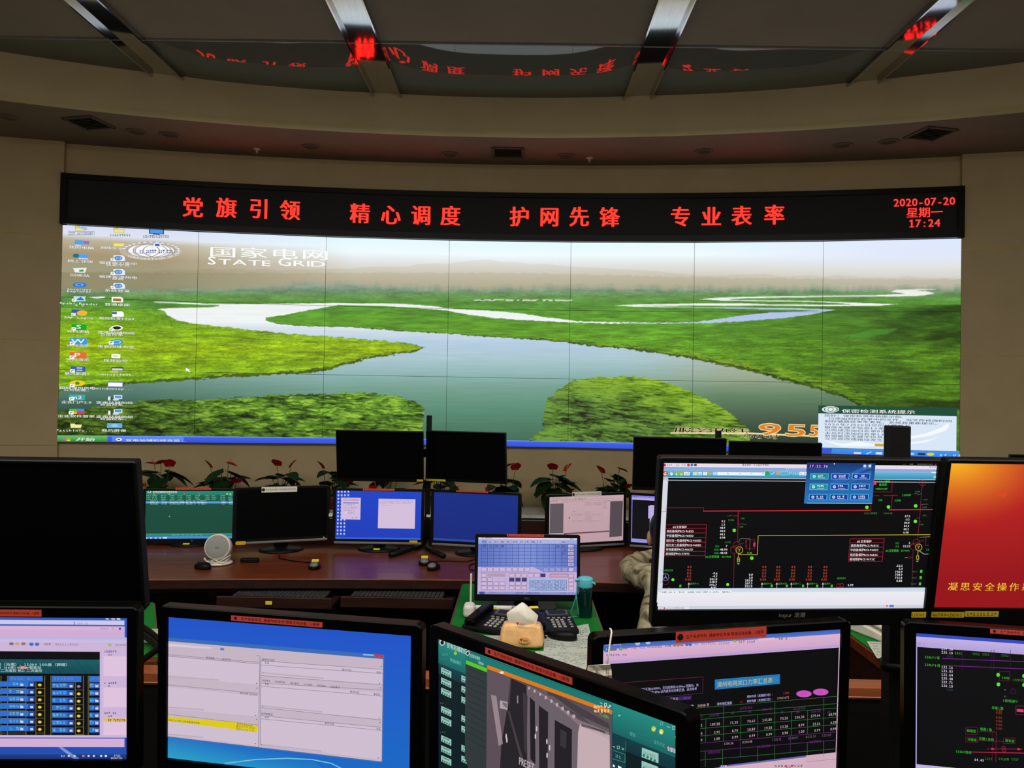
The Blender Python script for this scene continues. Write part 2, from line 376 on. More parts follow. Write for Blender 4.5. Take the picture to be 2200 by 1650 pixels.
LAKE = [(335, 664), (365, 662), (415, 661), (455, 660), (472, 658), (468, 655), (430, 653), (560, 653), (650, 652), (718, 651), (760, 652), (850, 652), (882, 654), (935, 658), (955, 662), (1000, 665), (1060, 668), (1110, 672), (1150, 678), (1190, 684), (1240, 690), (1300, 692), (1450, 693), (1500, 691), (1540, 686), (1600, 677), (1650, 672), (1720, 669), (1760, 667), (1600, 663.5), (1480, 661), (1365, 659), (1318, 656.5), (1372, 654), (1500, 652), (1600, 651.5), (1650, 654), (1760, 654.5), (1835, 655), (1800, 651), (1720, 648), (1620, 647), (1550, 646), (1503, 642.5), (1550, 639), (1640, 637), (1760, 635.5), (1880, 634.5), (1945, 631), (1915, 626.5), (1925, 622.5), (1975, 621.5), (2020, 621.5), (1965, 624), (1990, 626), (2008, 630), (1985, 635), (1930, 637), (1820, 637.5), (1700, 639), (1600, 641), (1560, 643.5), (1600, 645), (1720, 646), (1770, 648), (1850, 651), (1930, 653.5), (1890, 657), (1800, 658), (1640, 656.5), (1560, 657), (1480, 656.5), (1372, 657.5), (1500, 660), (1620, 661), (1720, 662.5), (1795, 665.5), (1770, 670), (1740, 676), (1690, 683), (1600, 690), (1530, 694), (1440, 695), (1300, 695), (1200, 692), (1130, 688), (1060, 683), (1000, 675), (960, 667), (900, 662), (830, 658), (730, 655), (700, 660), (650, 669), (610, 677), (570, 682), (572, 689), (600, 696), (640, 700), (700, 702), (760, 703), (830, 709), (900, 714), (960, 716), (1020, 722), (1100, 727), (1170, 731), (1225, 737), (1290, 746), (1340, 749), (1400, 758), (1450, 766), (1490, 771), (1540, 782), (1580, 790), (1620, 799), (1665, 812), (1720, 827), (1765, 840), (1800, 850), (1835, 866), (1860, 880), (1860, 960), (1615, 960), (1610, 925), (1590, 905), (1555, 878), (1500, 848), (1440, 824), (1390, 812), (1330, 808), (1270, 811), (1225, 820), (1195, 840), (1172, 866), (1166, 900), (1170, 920), (1140, 940), (1110, 965), (905, 965), (908, 925), (912, 890), (905, 870), (880, 858), (830, 848), (780, 844), (700, 846), (600, 849), (520, 854), (470, 857), (420, 860), (360, 856), (300, 862), (240, 868), (180, 880), (118, 884), (118, 842), (200, 832), (300, 824), (380, 819), (470, 812), (560, 807), (640, 803), (700, 795), (760, 779), (830, 764), (890, 756), (912, 747), (895, 740), (850, 735), (770, 728), (690, 722), (620, 717), (560, 711), (480, 702), (410, 694), (380, 688), (358, 676), (354, 668)]
STREAK = [(330, 648), (420, 651), (470, 655), (440, 655.5), (400, 653), (335, 650)]
POOL = [(188, 639), (222, 637), (228, 639), (210, 642)]
def land(px, py):
    jx = px+(fbm(px/9, py/5, 3)-.5)*np.clip((py-600)/14, 3, 13); jy = py+(fbm(px/8+50, py/4+9, 3)-.5)*np.clip((py-650)/13, .4, 9)
    t = (py-515-np.interp(px, [130, 500, 1100, 2065], [-32, -10, 4, 0]))        # distance below the top of the picture
    L = np.clip((760-px)/420, 0, 1); Rt = np.clip((px-1500)/400, 0, 1)
    skyC = ramp(t, [(0, (226, 248, 255)), (30, (238, 250, 255)), (48, (226, 229, 228)), (70, (212, 208, 196)), (95, (196, 192, 172))])
    skyL = ramp(t, [(0, (214, 222, 246)), (18, (222, 226, 238)), (30, (188, 178, 152)), (60, (166, 150, 116)), (95, (160, 156, 128))])
    skyR = ramp(t, [(0, (222, 232, 255)), (40, (224, 232, 248)), (58, (226, 226, 224)), (95, (204, 202, 190))])
    c = mixc(mixc(skyC, skyL, L), skyR, Rt)
    ridge = 577+np.interp(px, [130, 450, 700, 850, 1050, 1250, 1500, 2065], [8, 2, 2, -4, -18, -2, 12, 20])+(vnoise(px/30, px*0)-.5)*5
    c = np.where((py > ridge)[:, None], c*np.array([.965, .95, .92]), c)
    ridge2 = 594+np.interp(px, [130, 1100, 1600, 2065], [-8, -8, 4, 6])+(vnoise(px/8, px*0+5)-.5)*3
    c = np.where((py > ridge2)[:, None], c*np.array([.95, .945, .92]), c)
    hz = 612+np.interp(px, [130, 500, 640, 760, 960, 1200, 2065], [6, 2, -6, -8, 2, 0, 2])+(fbm(px/14, px*0+3)-.5)*12
    veg = ramp(py, [(600, (138, 158, 142)), (622, (116, 146, 120)), (638, (98, 146, 72)), (650, (84, 140, 52)), (680, (88, 148, 38)), (760, (100, 156, 30)), (960, (92, 140, 36))])
    fy_ = np.maximum(py-596, 2.); u = (px-1100)/fy_*2.2; v = 260/fy_*7
    n1 = fbm(u*2+40, v*6+40, 5); n2 = fbm(px/40, py/7, 4)
    veg = veg*(.72+.56*n1)[:, None]*(.8+.4*n2)[:, None]
    k = np.clip(.75+(py-700)/170, .45, 2.2); s_ = 8.5*k; wx_ = fbm(px/26, py/13, 3)*1.6; wy_ = fbm(px/22+9, py/11, 3)*1.6
    wd, wi, wy = worley(px/(s_*1.7)+wx_, py/(s_*.55)+wy_); wd2, wi2, wy2 = worley(px/(s_*.75)+wx_*2+31, py/(s_*.28)+wy_*2+17); n3 = fbm(px/50+70, py/16+20, 4)
    can = 1.12-.62*wd-.42*wd2+.35*(wi-.5)+.3*(wi2-.5)-.22*wy+1.1*(n3-.5)
    fine = np.clip(1.15-.5*wd2-.25*wd+.5*(wi2-.5)-.25*wy2, .35, 1.5)
    lb = inside([(100, 662), (345, 664), (358, 676), (410, 694), (560, 711), (690, 722), (850, 735), (918, 747), (830, 768), (700, 800), (560, 812), (300, 830), (100, 848)], px, py)
    lbt = np.clip((1-np.abs(py-750)/75), 0, 1)
    veg = np.where(lb[:, None], mixc(veg*1.05, np.array([164, 196, 18])*(.62+.55*n2)[:, None]*(.8+.4*n1)[:, None], .3+.62*lbt)*(.58+.52*fine)[:, None], veg)
    bl = inside([(100, 875), (250, 862), (420, 855), (600, 846), (780, 841), (880, 852), (915, 880), (905, 970), (100, 970)], px, py)
    blc = ramp(np.clip(can, 0, 1.2), [(.05, (20, 28, 12)), (.4, (46, 70, 18)), (.8, (84, 124, 34)), (1.15, (138, 172, 56))])*(.72+.5*np.clip((px-100)/500, 0, 1))[:, None]*(1-.22*np.clip((py-890)/60, 0, 1))[:, None]
    veg = np.where(bl[:, None], blc, veg)
    rb = np.clip((px-1000)/300, 0, 1)*np.clip((py-690)/60, 0, 1)*(py < 912)*~bl
    veg = veg*(1+rb*((.55+.5*fine)*1.02-1))[:, None]; veg = veg*(1-.16*np.clip((px-1450)/300, 0, 1)*(py > 660))[:, None]
    dark = np.clip((px-1750)/250, 0, 1)*np.clip((fbm(px/120+3, py/30, 4)-.36)*4, 0, 1)*(py > 655)
    veg = veg*(1-.5*dark)[:, None]
    cani = np.clip(can*1.3-.22, 0, 1.2)
    isl = (px > 1090) & (px < 1630) & (py > 800)
    il = np.clip(.3+(px-1190)/400-(py-812)/120, 0, 1)
    ilc = mixc(ramp(cani, [(.1, (26, 28, 20)), (.5, (60, 90, 40)), (1.1, (106, 148, 60))]), ramp(cani, [(0, (64, 96, 12)), (.5, (116, 164, 28)), (1.1, (166, 202, 44))]), il+.12)
    veg = np.where(isl[:, None], ilc, veg)
    mead = inside([(1830, 720), (1870, 708), (1930, 706), (1905, 718), (1860, 724), (1825, 726)], px, py); veg = np.where(mead[:, None], veg*.45+np.array([40, 84, 28.]), veg)
    sand = (np.abs(py-645-(px-1100)*.004) < 1.8) & (px > 1015) & (px < 1230) & (vnoise(px/7, py/2) > .45); veg = np.where(sand[:, None], np.array([205, 215, 190.]), veg)
    inl = inside(LAKE, jx, jy); sft = np.clip((py-690)/16, 1, 6)
    bush = inside(LAKE, jx, jy+np.clip((py-700)/4.2, 0, 30)) & ~inl & (px > 1130) & (py > 715) & (py < 915)
    veg = np.where(bush[:, None], mixc(veg, ramp(np.clip(can*1.2-.1, 0, 1.2), [(0, (30, 46, 14)), (.5, (84, 128, 26)), (1.1, (150, 186, 44))]), np.full(px.shape, .7)), veg)
    edge = inside(LAKE, jx, jy+sft) & ~inl     # shaded foot of the far banks
    veg = np.where((edge & (py > 690))[:, None], veg*.58, veg)
    c = np.where((py > hz)[:, None], mixc(c, veg, np.clip((py-hz)/14, .25, 1)), c)
    wat = ramp(py, [(600, (232, 234, 226)), (690, (240, 244, 246)), (705, (214, 224, 232)), (735, (180, 204, 226)), (770, (170, 198, 208)), (800, (146, 182, 182)), (835, (116, 158, 142)), (880, (90, 140, 118)), (950, (66, 108, 84))])
    wl = ramp(py, [(690, (214, 222, 228)), (760, (150, 184, 184)), (815, (104, 140, 126)), (850, (76, 116, 100)), (900, (40, 66, 52))])
    wat = mixc(wat, wl, np.clip((700-px)/420, 0, 1)*(py > 720))
    wr = ramp(py, [(690, (176, 196, 232)), (770, (172, 186, 180)), (810, (152, 168, 142)), (850, (100, 130, 98)), (910, (62, 84, 66)), (950, (44, 58, 46))])
    wat = mixc(wat, wr, np.clip((px-1330)/220, 0, 1)*(py > 660))
    wat = wat*(.97+.06*fbm(px/60, py/2.5, 3))[:, None]
    il2 = inl | inside(STREAK, px, py) | inside(POOL, px, py)
    c = np.where(il2[:, None], wat, c)
    return np.clip(c, 0, 255)
vw = thing('video_wall', 'huge curved video wall of joined displays showing a green river landscape desktop', 'video wall', (0, 0, 0))
ov = Canvas(VW); ov.EPS = 1.2e-4
def wpoly(v, *pts, c): ov.poly(pts, c)
# desktop writing and icons
WH = (250, 252, 250)
def lbl(x, y, s_, t, wx=2.0, adv=None):
    ov.text(x+2, y+3, s_, t, (38, 50, 40), 'c', wx, .012, adv); ov.up(); ov.text(x, y, s_, t, WH, 'c', wx, .012, adv); ov.up(-1)
def short(x, y): ov.up(4); ov.rect(x, y, x+62, y+42, WH); ov.up(); ov.line([(x+14, y+34), (x+22, y+18), (x+48, y+14)], 8, (30, 40, 60)); ov.up(-5)
ov.view(120, 480, .14545)
def folder(x, y): ov.poly([(x-90, y-35), (x-20, y-35), (x-5, y-20), (x+90, y-20), (x+72, y+35), (x-80, y+35)], (205, 190, 90)); ov.up(); ov.poly([(x-72, y-12), (x+82, y-12), (x+66, y+28), (x-72, y+28)], (238, 226, 140)); ov.up(-1)
folder(370, 75); ov.up(2); ov.poly([(330, 70), (400, 38), (480, 80), (440, 105), (380, 80)], (160, 190, 235)); ov.up(-2); ov.frame(185, 122, 570, 172, 5, (120, 130, 150)); ov.smudge(200, 130, 555, 166, (110, 120, 145), 12)
folder(940, 105); ov.smudge(770, 155, 1115, 192, (120, 128, 145), 10); folder(935, 312); lbl(830, 383, 42, '网络安全', 1.8); ov.smudge(960, 355, 1190, 400, (150, 150, 160), 8)
def pc(x, y): ov.rect(x-110, y-40, x+110, y+32, (40, 70, 140)); ov.up(); ov.rect(x-92, y-32, x+92, y+24, (80, 150, 230)); ov.up(-1); ov.rect(x-50, y+34, x+50, y+46, (50, 60, 90))
pc(1490, 122); ov.smudge(1290, 175, 1680, 215, (110, 120, 140), 12)
ov.rect(280, 245, 400, 312, (90, 160, 225)); ov.rect(405, 258, 495, 306, (130, 120, 205)); ov.rect(285, 312, 380, 325, (225, 225, 240)); lbl(380, 375, 44, '我的电脑')
ov.disc(300, 478, 50, (30, 110, 130), 30); ov.rect(345, 455, 480, 512, (90, 160, 235)); ov.rect(340, 512, 480, 528, (225, 225, 245)); lbl(365, 578, 44, '网上邻居')
ov.poly([(255, 660), (460, 655), (435, 730), (285, 726)], (232, 240, 240)); ov.up(); ov.poly([(345, 690), (410, 680), (415, 710), (350, 716)], (60, 150, 80)); ov.up(-1); lbl(358, 785, 44, '回收站')
ov.disc(355, 910, 105, (40, 120, 215), 38); ov.up(); ov.ring(350, 908, 60, 16, (150, 205, 250), 20); ov.up(-1); lbl(345, 990, 40, 'Internet', 1.9, .56); lbl(350, 1020, 40, 'Explorer', 1.9, .56)
ov.poly([(260, 1075), (450, 1080), (430, 1115), (448, 1150), (280, 1150)], (190, 225, 240)); ov.up(); ov.poly([(300, 1130), (370, 1085), (430, 1140)], (40, 110, 200)); ov.up(-1); short(240, 1112); lbl(345, 1200, 42, 'Apabi Reader', 1.9, .56); lbl(350, 1225, 40, '4.5', 1.9, .56)
ov.rect(232, 1270, 415, 1345, (50, 90, 170)); ov.up(); ov.disc(390, 1325, 80, (245, 180, 40), 40); ov.up(-1); short(232, 1320); lbl(340, 1408, 42, 'SAP Logon', 1.9, .56)
def wps(x, y, col, ch): ov.rect(x-112, y-42, x+112, y+42, col); ov.up(); ov.text(x, y+28, 78, ch, WH, 'c', 2, .02); ov.up(-1); short(x-110, y+8)
wps(345, 1528, (20, 165, 40), 'S'); lbl(335, 1615, 44, 'WPS表格', 1.7)
def iepage(x, y): ov.poly([(x-75, y-42), (x+60, y-42), (x+95, y-15), (x+95, y+42), (x-75, y+42)], (225, 238, 252)); ov.up(); ov.disc(x-5, y, 62, (60, 130, 205), 32); ov.up(); ov.ring(x, y, 36, 10, (200, 230, 250), 16); ov.up(-2); short(x-115, y)
for y, a, b in ((515, '福建电力集中', '认证平台'), (720, '福建省漳州电', '业局'), (925, '系统登录', None)):
    iepage(930, y); lbl(925 if b else 912, y+92 if b else y+88, 44, a)
    if b: lbl(920, y+118, 42, b)
ov.poly([(828, 1088), (965, 1088), (998, 1108), (998, 1168), (828, 1168)], WH); ov.up(); ov.rect(850, 1108, 970, 1150, (170, 110, 60)); ov.up(-1); lbl(912, 1218, 44, '普通桌面')
ov.poly([(838, 1300), (980, 1300), (1008, 1320), (1008, 1380), (838, 1380)], WH); ov.up(); ov.rect(832, 1305, 905, 1342, (90, 100, 180)); ov.up(-1); lbl(905, 1425, 44, '视频检查1009', 1.75)
ov.disc(905, 1545, 90, WH, 38); ov.up(); ov.disc(905, 1545, 62, (25, 25, 30), 25); ov.up(-1); short(795, 1545)
ov.view(120, 690, .1636)
lbl(800, 168, 38, '变电站辅助综'); lbl(760, 192, 36, '合监控系...')
wps(298, 262, (60, 150, 225), 'W'); lbl(295, 335, 38, 'WPS文字', 1.8); wps(293, 445, (225, 110, 50), 'P'); lbl(290, 520, 38, 'WPS演示', 1.8)
ov.disc(800, 275, 90, (60, 150, 215), 38); ov.up(); ov.ring(800, 275, 60, 14, (190, 230, 240), 22); ov.up(-1); short(700, 265); lbl(795, 352, 38, '毒霸网址大全')
ov.rect(735, 430, 850, 485, WH); ov.up(); ov.rect(755, 455, 820, 462, (90, 100, 150)); ov.up(-1); lbl(790, 533, 38, '视频监控')
ov.rect(195, 595, 390, 662, (50, 90, 180)); ov.up(); ov.rect(275, 607, 350, 622, (200, 220, 250)); ov.rect(275, 638, 350, 650, (200, 220, 250)); ov.up(-1); short(190, 630); lbl(285, 705, 38, '暴风影音5', 1.8)
ov.rect(735, 602, 890, 650, (60, 60, 90)); ov.up(); ov.rect(742, 620, 880, 645, (215, 220, 235)); ov.rect(720, 650, 825, 675, (190, 205, 60)); ov.up(-1); lbl(790, 715, 38, 'dotnetfx35', 1.7, .6)
ov.disc(285, 815, 105, (235, 205, 30), 38); ov.up(); ov.disc(285, 815, 30, (70, 140, 30), 20); ov.up(-1); short(185, 825); lbl(285, 893, 38, '国网漳州供电', 1.9); lbl(270, 918, 36, '公司信通...', 1.9)
ov.rect(682, 790, 885, 860, (110, 115, 160)); ov.up(); ov.rect(692, 805, 877, 855, WH); ov.up(-1); lbl(775, 900, 38, 'windowsxp...', 1.7, .6)
ov.rect(175, 962, 385, 1035, (60, 165, 165)); ov.up(); ov.text(280, 1022, 60, 'm2', WH, 'c', 1.7, .02); ov.up(-1); short(178, 1000); lbl(275, 1078, 38, '企业门户2.0', 1.8)
for y in (1000, 1185):
    ov.rect(690, y-10, 720, y+42, (235, 235, 240)); ov.rect(765, y-30, 875, y+20, (230, 235, 240)); ov.up(); ov.rect(778, y-22, 865, y+10, (80, 150, 220)); ov.rect(730, y-5, 752, y+40, (60, 70, 80)); ov.up(-1); ov.disc(790, y+32, 48, (200, 225, 215), 12)
    lbl(775, y+85, 38, '变电站辅助综'); lbl(760, y+110, 36, '合监控系...')
for i, c_ in enumerate(((90, 190, 60), (70, 140, 230), (240, 170, 50), (220, 60, 60))): ov.rect(180+100*(i % 2), 1150+36*(i//2), 278+100*(i % 2), 1184+36*(i//2), c_)
short(172, 1182); lbl(270, 1262, 38, '企业软件管家')
ov.poly([(190, 1345), (250, 1345), (260, 1358), (345, 1358), (330, 1400), (198, 1400)], (240, 232, 165)); lbl(255, 1448, 38, 'PatchInfo...', 1.7, .6)
ov.rect(678, 1340, 875, 1400, (100, 175, 235)); ov.up(); ov.disc(775, 1370, 45, (150, 205, 245), 18); ov.up(-1); lbl(765, 1450, 38, '我的屏保')
ov.up(3); ov.poly([(1705, 612), (1765, 640), (1740, 645), (1770, 665), (1752, 672), (1732, 650), (1712, 660)], WH); ov.up(-3)
# round emblem and the two title lines
ov.view(120, 480, .14545); ox, oy = 1410, 405
ov.disc(ox, oy, 460, (188, 178, 160), 140, 48); ov.up(); ov.ring(ox, oy, 360, 14, (170, 160, 145), 108, 40); ov.disc(ox, oy, 335, (246, 248, 252), 100, 40); ov.up()
for dx, rx in ((0, 245), (90, 215), (-70, 200)): ov.ring(ox+dx, oy, rx, 18, (165, 160, 150), 98, 34)
ov.line([(ox-320, oy+30), (ox-120, oy+42), (ox, oy+60)], 7, (170, 165, 155))
for i, ch in enumerate('CORPORATION OF CHINA'):
    a = math.radians(140-i*7.6); ov.text(ox+412*math.cos(a), oy+124*math.sin(a)+14, 42, ch, (235, 235, 232), 'c', 1.5, .01)
for i in range(13):
    a = math.radians(195+i*12.5); ov.disc(ox+412*math.cos(a), oy+124*math.sin(a), 26, (225, 226, 230), 10, 8)
ov.up(2); ov.rect(ox+40, oy-115, ox+150, oy-60, (225, 230, 240)); ov.rect(ox-20, oy-80, ox+50, oy-35, (235, 238, 245)); ov.up(); ov.rect(ox+60, oy-100, ox+125, oy-70, (60, 70, 160)); ov.up(-1); ov.smudge(ox-170, oy-15, ox+330, oy+40, (90, 100, 140), 16); ov.up(-4)
ov.view(0, 0, 1)
for i, ch in enumerate('国家电网'): ov.text(447+66.4*i, 549.3+2.0*i, 23.5, ch, WH, 'l', 2.6, .025)
ov.text(447, 568, 24, 'S', WH, 'l', 1.7, .02); ov.text(470, 568, 17, 'TATE', WH, 'l', 2.6, .02); ov.text(598, 571, 24, 'G', WH, 'l', 1.75, .02); ov.text(631, 571.5, 17, 'RID', WH, 'l', 2.75, .02)
# hotline lettering
ov.up(); ov.view(1080, 780, .32727); CR = (236, 218, 160)
def outl(x, y, s_, t, c, wx, adv=None):
    ov.text(x, y, s_, t, CR, 'l', wx, .055, adv, .12); ov.up(); ov.text(x, y, s_, t, c, 'l', wx, .03, adv, .12); ov.up(-1)
ov.poly([(1100, 455), (1600, 455), (2070, 475), (2070, 486), (1600, 466), (1100, 463)], CR); outl(1118, 456, 44, '服务热线', (28, 28, 28), 2.75); outl(1560, 490, 30, '24小时', (30, 40, 34), 2.5); ov.up(2); outl(1660, 470, 106, '9', (226, 128, 34), 3.0); outl(1835, 476, 106, '5', (226, 128, 34), 2.9); outl(2005, 480, 104, '5', (226, 128, 34), 1.2); ov.up(-3)
# security notice window
ov.up(4); ov.view(1740, 860, .16364); ov.rect(112, 66, 1926, 655, (28, 76, 56)); ov.up(); ov.rect(112, 172, 1922, 618, (216, 230, 246)); ov.up()
ov.disc(270, 120, 112, (225, 235, 232), 42, 30); ov.up(); ov.ring(270, 120, 88, 9, (60, 100, 85), 33, 26); ov.ring(300, 120, 70, 8, (60, 100, 85), 31, 24); ov.ring(250, 120, 62, 8, (60, 100, 85), 31, 24); ov.up(-1)
ov.text(415, 158, 52, '保密检测系统提示', WH, 'l', 2.15, .015)
ov.poly([(1200, 490), (1500, 440), (1720, 360), (1810, 300), (1835, 340), (1780, 400), (1560, 470), (1200, 520)], (244, 249, 255)); ov.poly([(1200, 560), (1450, 535), (1690, 490), (1500, 555), (1200, 590)], (240, 246, 255)); ov.poly([(150, 520), (420, 570), (640, 540), (950, 600), (420, 606)], (242, 248, 255)); ov.up()
for x, y, t, b in ((185, 210, '您好！保密检测系统提示您:', .02), (240, 250, '已添加到白名单中的文件，当文件修改时间', .02), (190, 286, '和存储路径发生变化，系统将重新提示。', .02), (185, 326, '2020年7月20日您的计算机有', 0), (190, 365, '敏感关键字信息13条', 0), (190, 402, '已完成添加白名单0条', 0), (190, 442, '未及时添加白名单13条', 0), (190, 478, '新增敏感关键字信息文件', 0), (190, 515, '文件修改或路径发生变化', 0)):
    ov.text(x, y, 34, t, (40, 48, 66), 'l', 2.35 if y > 300 else 2.3, b)
ov.rect(848, 570, 1000, 602, (215, 160, 50)); ov.up(-7)
# task bar
ov.up(4); a0, a1 = SEAM[0], SEAM[7]; ov.ab(a0, 1.182, a1, 1.172, (120, 160, 250), (70, 110, 240)); ov.ab(a0, 1.172, a1, WZ0, (62, 96, 238), (50, 80, 215))
ov.up(); ov.ab(-4.235, 1.183, -3.80, WZ0, (110, 190, 110), (40, 130, 50)); ov.ab(-3.76, 1.175, -3.12, WZ0+.004, (92, 140, 248), (80, 125, 240)); ov.ab(3.12, 1.175, a1, WZ0+.004, (60, 150, 240), (50, 130, 230)); ov.up()
ov.view(120, 690, .1636); ov.text(255, 1570, 48, '开始', (245, 250, 245), 'l', 2.5, .02, None, .3); ov.disc(832, 1553, 42, WH, 17); ov.text(915, 1575, 34, '变电站辅助综合监 ...', WH, 'l', 2.5)
for x, y, c_ in ((98, 1520, (230, 100, 60)), (150, 1525, (110, 190, 60)), (92, 1545, (90, 140, 230)), (146, 1552, (240, 205, 60))): ov.poly([(x, y), (x+46, y+4), (x+42, y+24), (x-4, y+20)], c_)
ov.up(); ov.disc(832, 1553, 22, (40, 40, 60), 9); ov.up(-1)
ov.view(1740, 860, .16364); ov.text(1690, 728, 34, '17:02', WH, 'l', 2.2, 0, .72); ov.disc(1580, 708, 52, (225, 205, 50), 20); ov.rect(575, 678, 670, 702, (215, 218, 240)); ov.rect(862, 680, 945, 708, (225, 228, 245)); ov.poly([(735, 700), (800, 672), (805, 680), (742, 708)], (225, 225, 245)); ov.rect(1415, 690, 1510, 720, (40, 50, 90)); ov.disc(1235, 698, 36, (190, 225, 250), 18); ov.rect(1290, 690, 1365, 715, (170, 210, 245)); ov.up(-6)
NX, NZ = 190, 106
for ci in range(7):
    A, B = SEAM[ci]+.0016, SEAM[ci+1]-.0016
    for ri in range(3):
        zb, zt = WZ0+CH*ri+.0016, WZ0+CH*(ri+1)-.0016
        aa, zz = np.meshgrid(np.linspace(A, B, NX), np.linspace(zb, zt, NZ)); aa = aa.ravel(); zz = zz.ravel()
        p0 = np.array(VW.p3(A, 0, 0)); p1 = np.array(VW.p3(B-1e-6, 0, 0)); t = ((aa-A)/(B-A))[:, None]
        P = p0*(1-t)+p1*t; P[:, 2] = zz; X, Y = proj(P)
        C_ = sum(land(X+ex, Y+ey) for ex, ey in ((-.35, -.3), (.35, -.1), (-.2, .3), (.3, .4)))/4/255.; C_ = np.where(C_ <= .04045, C_/12.92, ((C_+.055)/1.055)**2.4)
        idx = np.arange(NX*NZ).reshape(NZ, NX); q = np.stack([idx[:-1, :-1], idx[:-1, 1:], idx[1:, 1:], idx[1:, :-1]], -1).reshape(-1, 4)
        vs = [tuple(p) for p in P]; fs = q.tolist(); vc = np.concatenate([C_, np.ones((len(C_), 1))], 1)
        disp = attr_mesh('display_panel', vs, fs, vc, LCD, vw, 'POINT')
        cab = MB(); m = (A+B)/2/WR; dx, dy = math.sin(m), math.cos(m); v = []
        for l in (.0015, .05):
            for z in (zb-.0016, zt+.0016):
                for a in (SEAM[ci], SEAM[ci+1]-1e-6): p = VW.p3(a, z, 0); v.append((p.x+dx*l, p.y+dy*l, z))
        cab.add(v, [(0, 1, 3, 2), (4, 6, 7, 5), (0, 4, 5, 1), (2, 3, 7, 6), (0, 2, 6, 4), (1, 5, 7, 3)]).build('cabinet', BLK, disp)
        if any(k == (ci, ri) for k in ov.K): ov.build('screen_graphic', LCD, disp, (ci, ri))
# ------------------------------------------------------------------ LED sign above it
LZ0, LZ1 = WZ0+3*CH+.002, WZ0+3*CH+.478
ls = thing('led_sign', 'long black sign board with red glowing Chinese slogans, date and time', 'led sign', (0, 0, 0))
def strip(s0, s1, z0, z1, lf, lb_, n): # front lift, back lift
    return wallstrip('x', s0, s1, z0, z1, WR-lf, GLB, n, lf-lb_)
o = wallstrip('led_matrix', -4.235, 4.235, LZ0+.02, LZ1-.02, WR-.03, M('led_matrix_black', (9, 8, 9), .6, var=.3, scale=400), 56, .06, ls)
for z0, z1 in ((LZ0, LZ0+.062), (LZ1-.048, LZ1)): wallstrip('frame_rail', -4.245, 4.245, z0, z1, WR-.055, M('gloss_black_rail', (11, 11, 12), .3, spec=.22), 56, .085, ls)
for a in (-4.245, 4.19): wallstrip('frame_end', a, a+.055, LZ0, LZ1, WR-.058, M('gloss_black_end', (24, 24, 25), .12), 2, .088, ls)
LED = glow('red_led', (1., .0098, .0055), 5.6); LED2 = glow('red_led_small', (1., .016, .013), 4)
AS = ArcS()
def ledtext(items, name, mat, lift=.033, adv=None):
    c = Canvas(AS); c.EPS = lift
    for x, y, s_, t, wx, b, ad, al in items: c.text(x, y, s_, t, (255, 60, 40), al, wx, b, ad)
    return c.build(name, mat, ls)
for chars in ((('党', 416, 464), ('旗', 488, 465), ('引', 558, 467), ('领', 624, 470)), (('精', 774, 477), ('心', 840, 480), ('调', 905, 481), ('度', 968, 482)), (('护', 1116, 484), ('网', 1180, 484), ('先', 1244, 484), ('锋', 1309, 485)), (('专', 1461, 484), ('业', 1527, 484), ('表', 1592, 482), ('率', 1662, 480))):
    for ch, x, y in chars: ledtext([(x, y, 45, ch, .96, .028, None, 'c')], 'slogan_character', LED)
ledtext([(1983, 443.5, 23, '2020-07-20', 1., .016, .53, 'c')], 'date_text', LED2); ledtext([(1984, 466.5, 23, '星期一', 1.05, .012, None, 'c')], 'weekday_text', LED2); ledtext([(1984, 489, 23, '17:24', 1., .016, .54, 'c')], 'time_text', LED2)

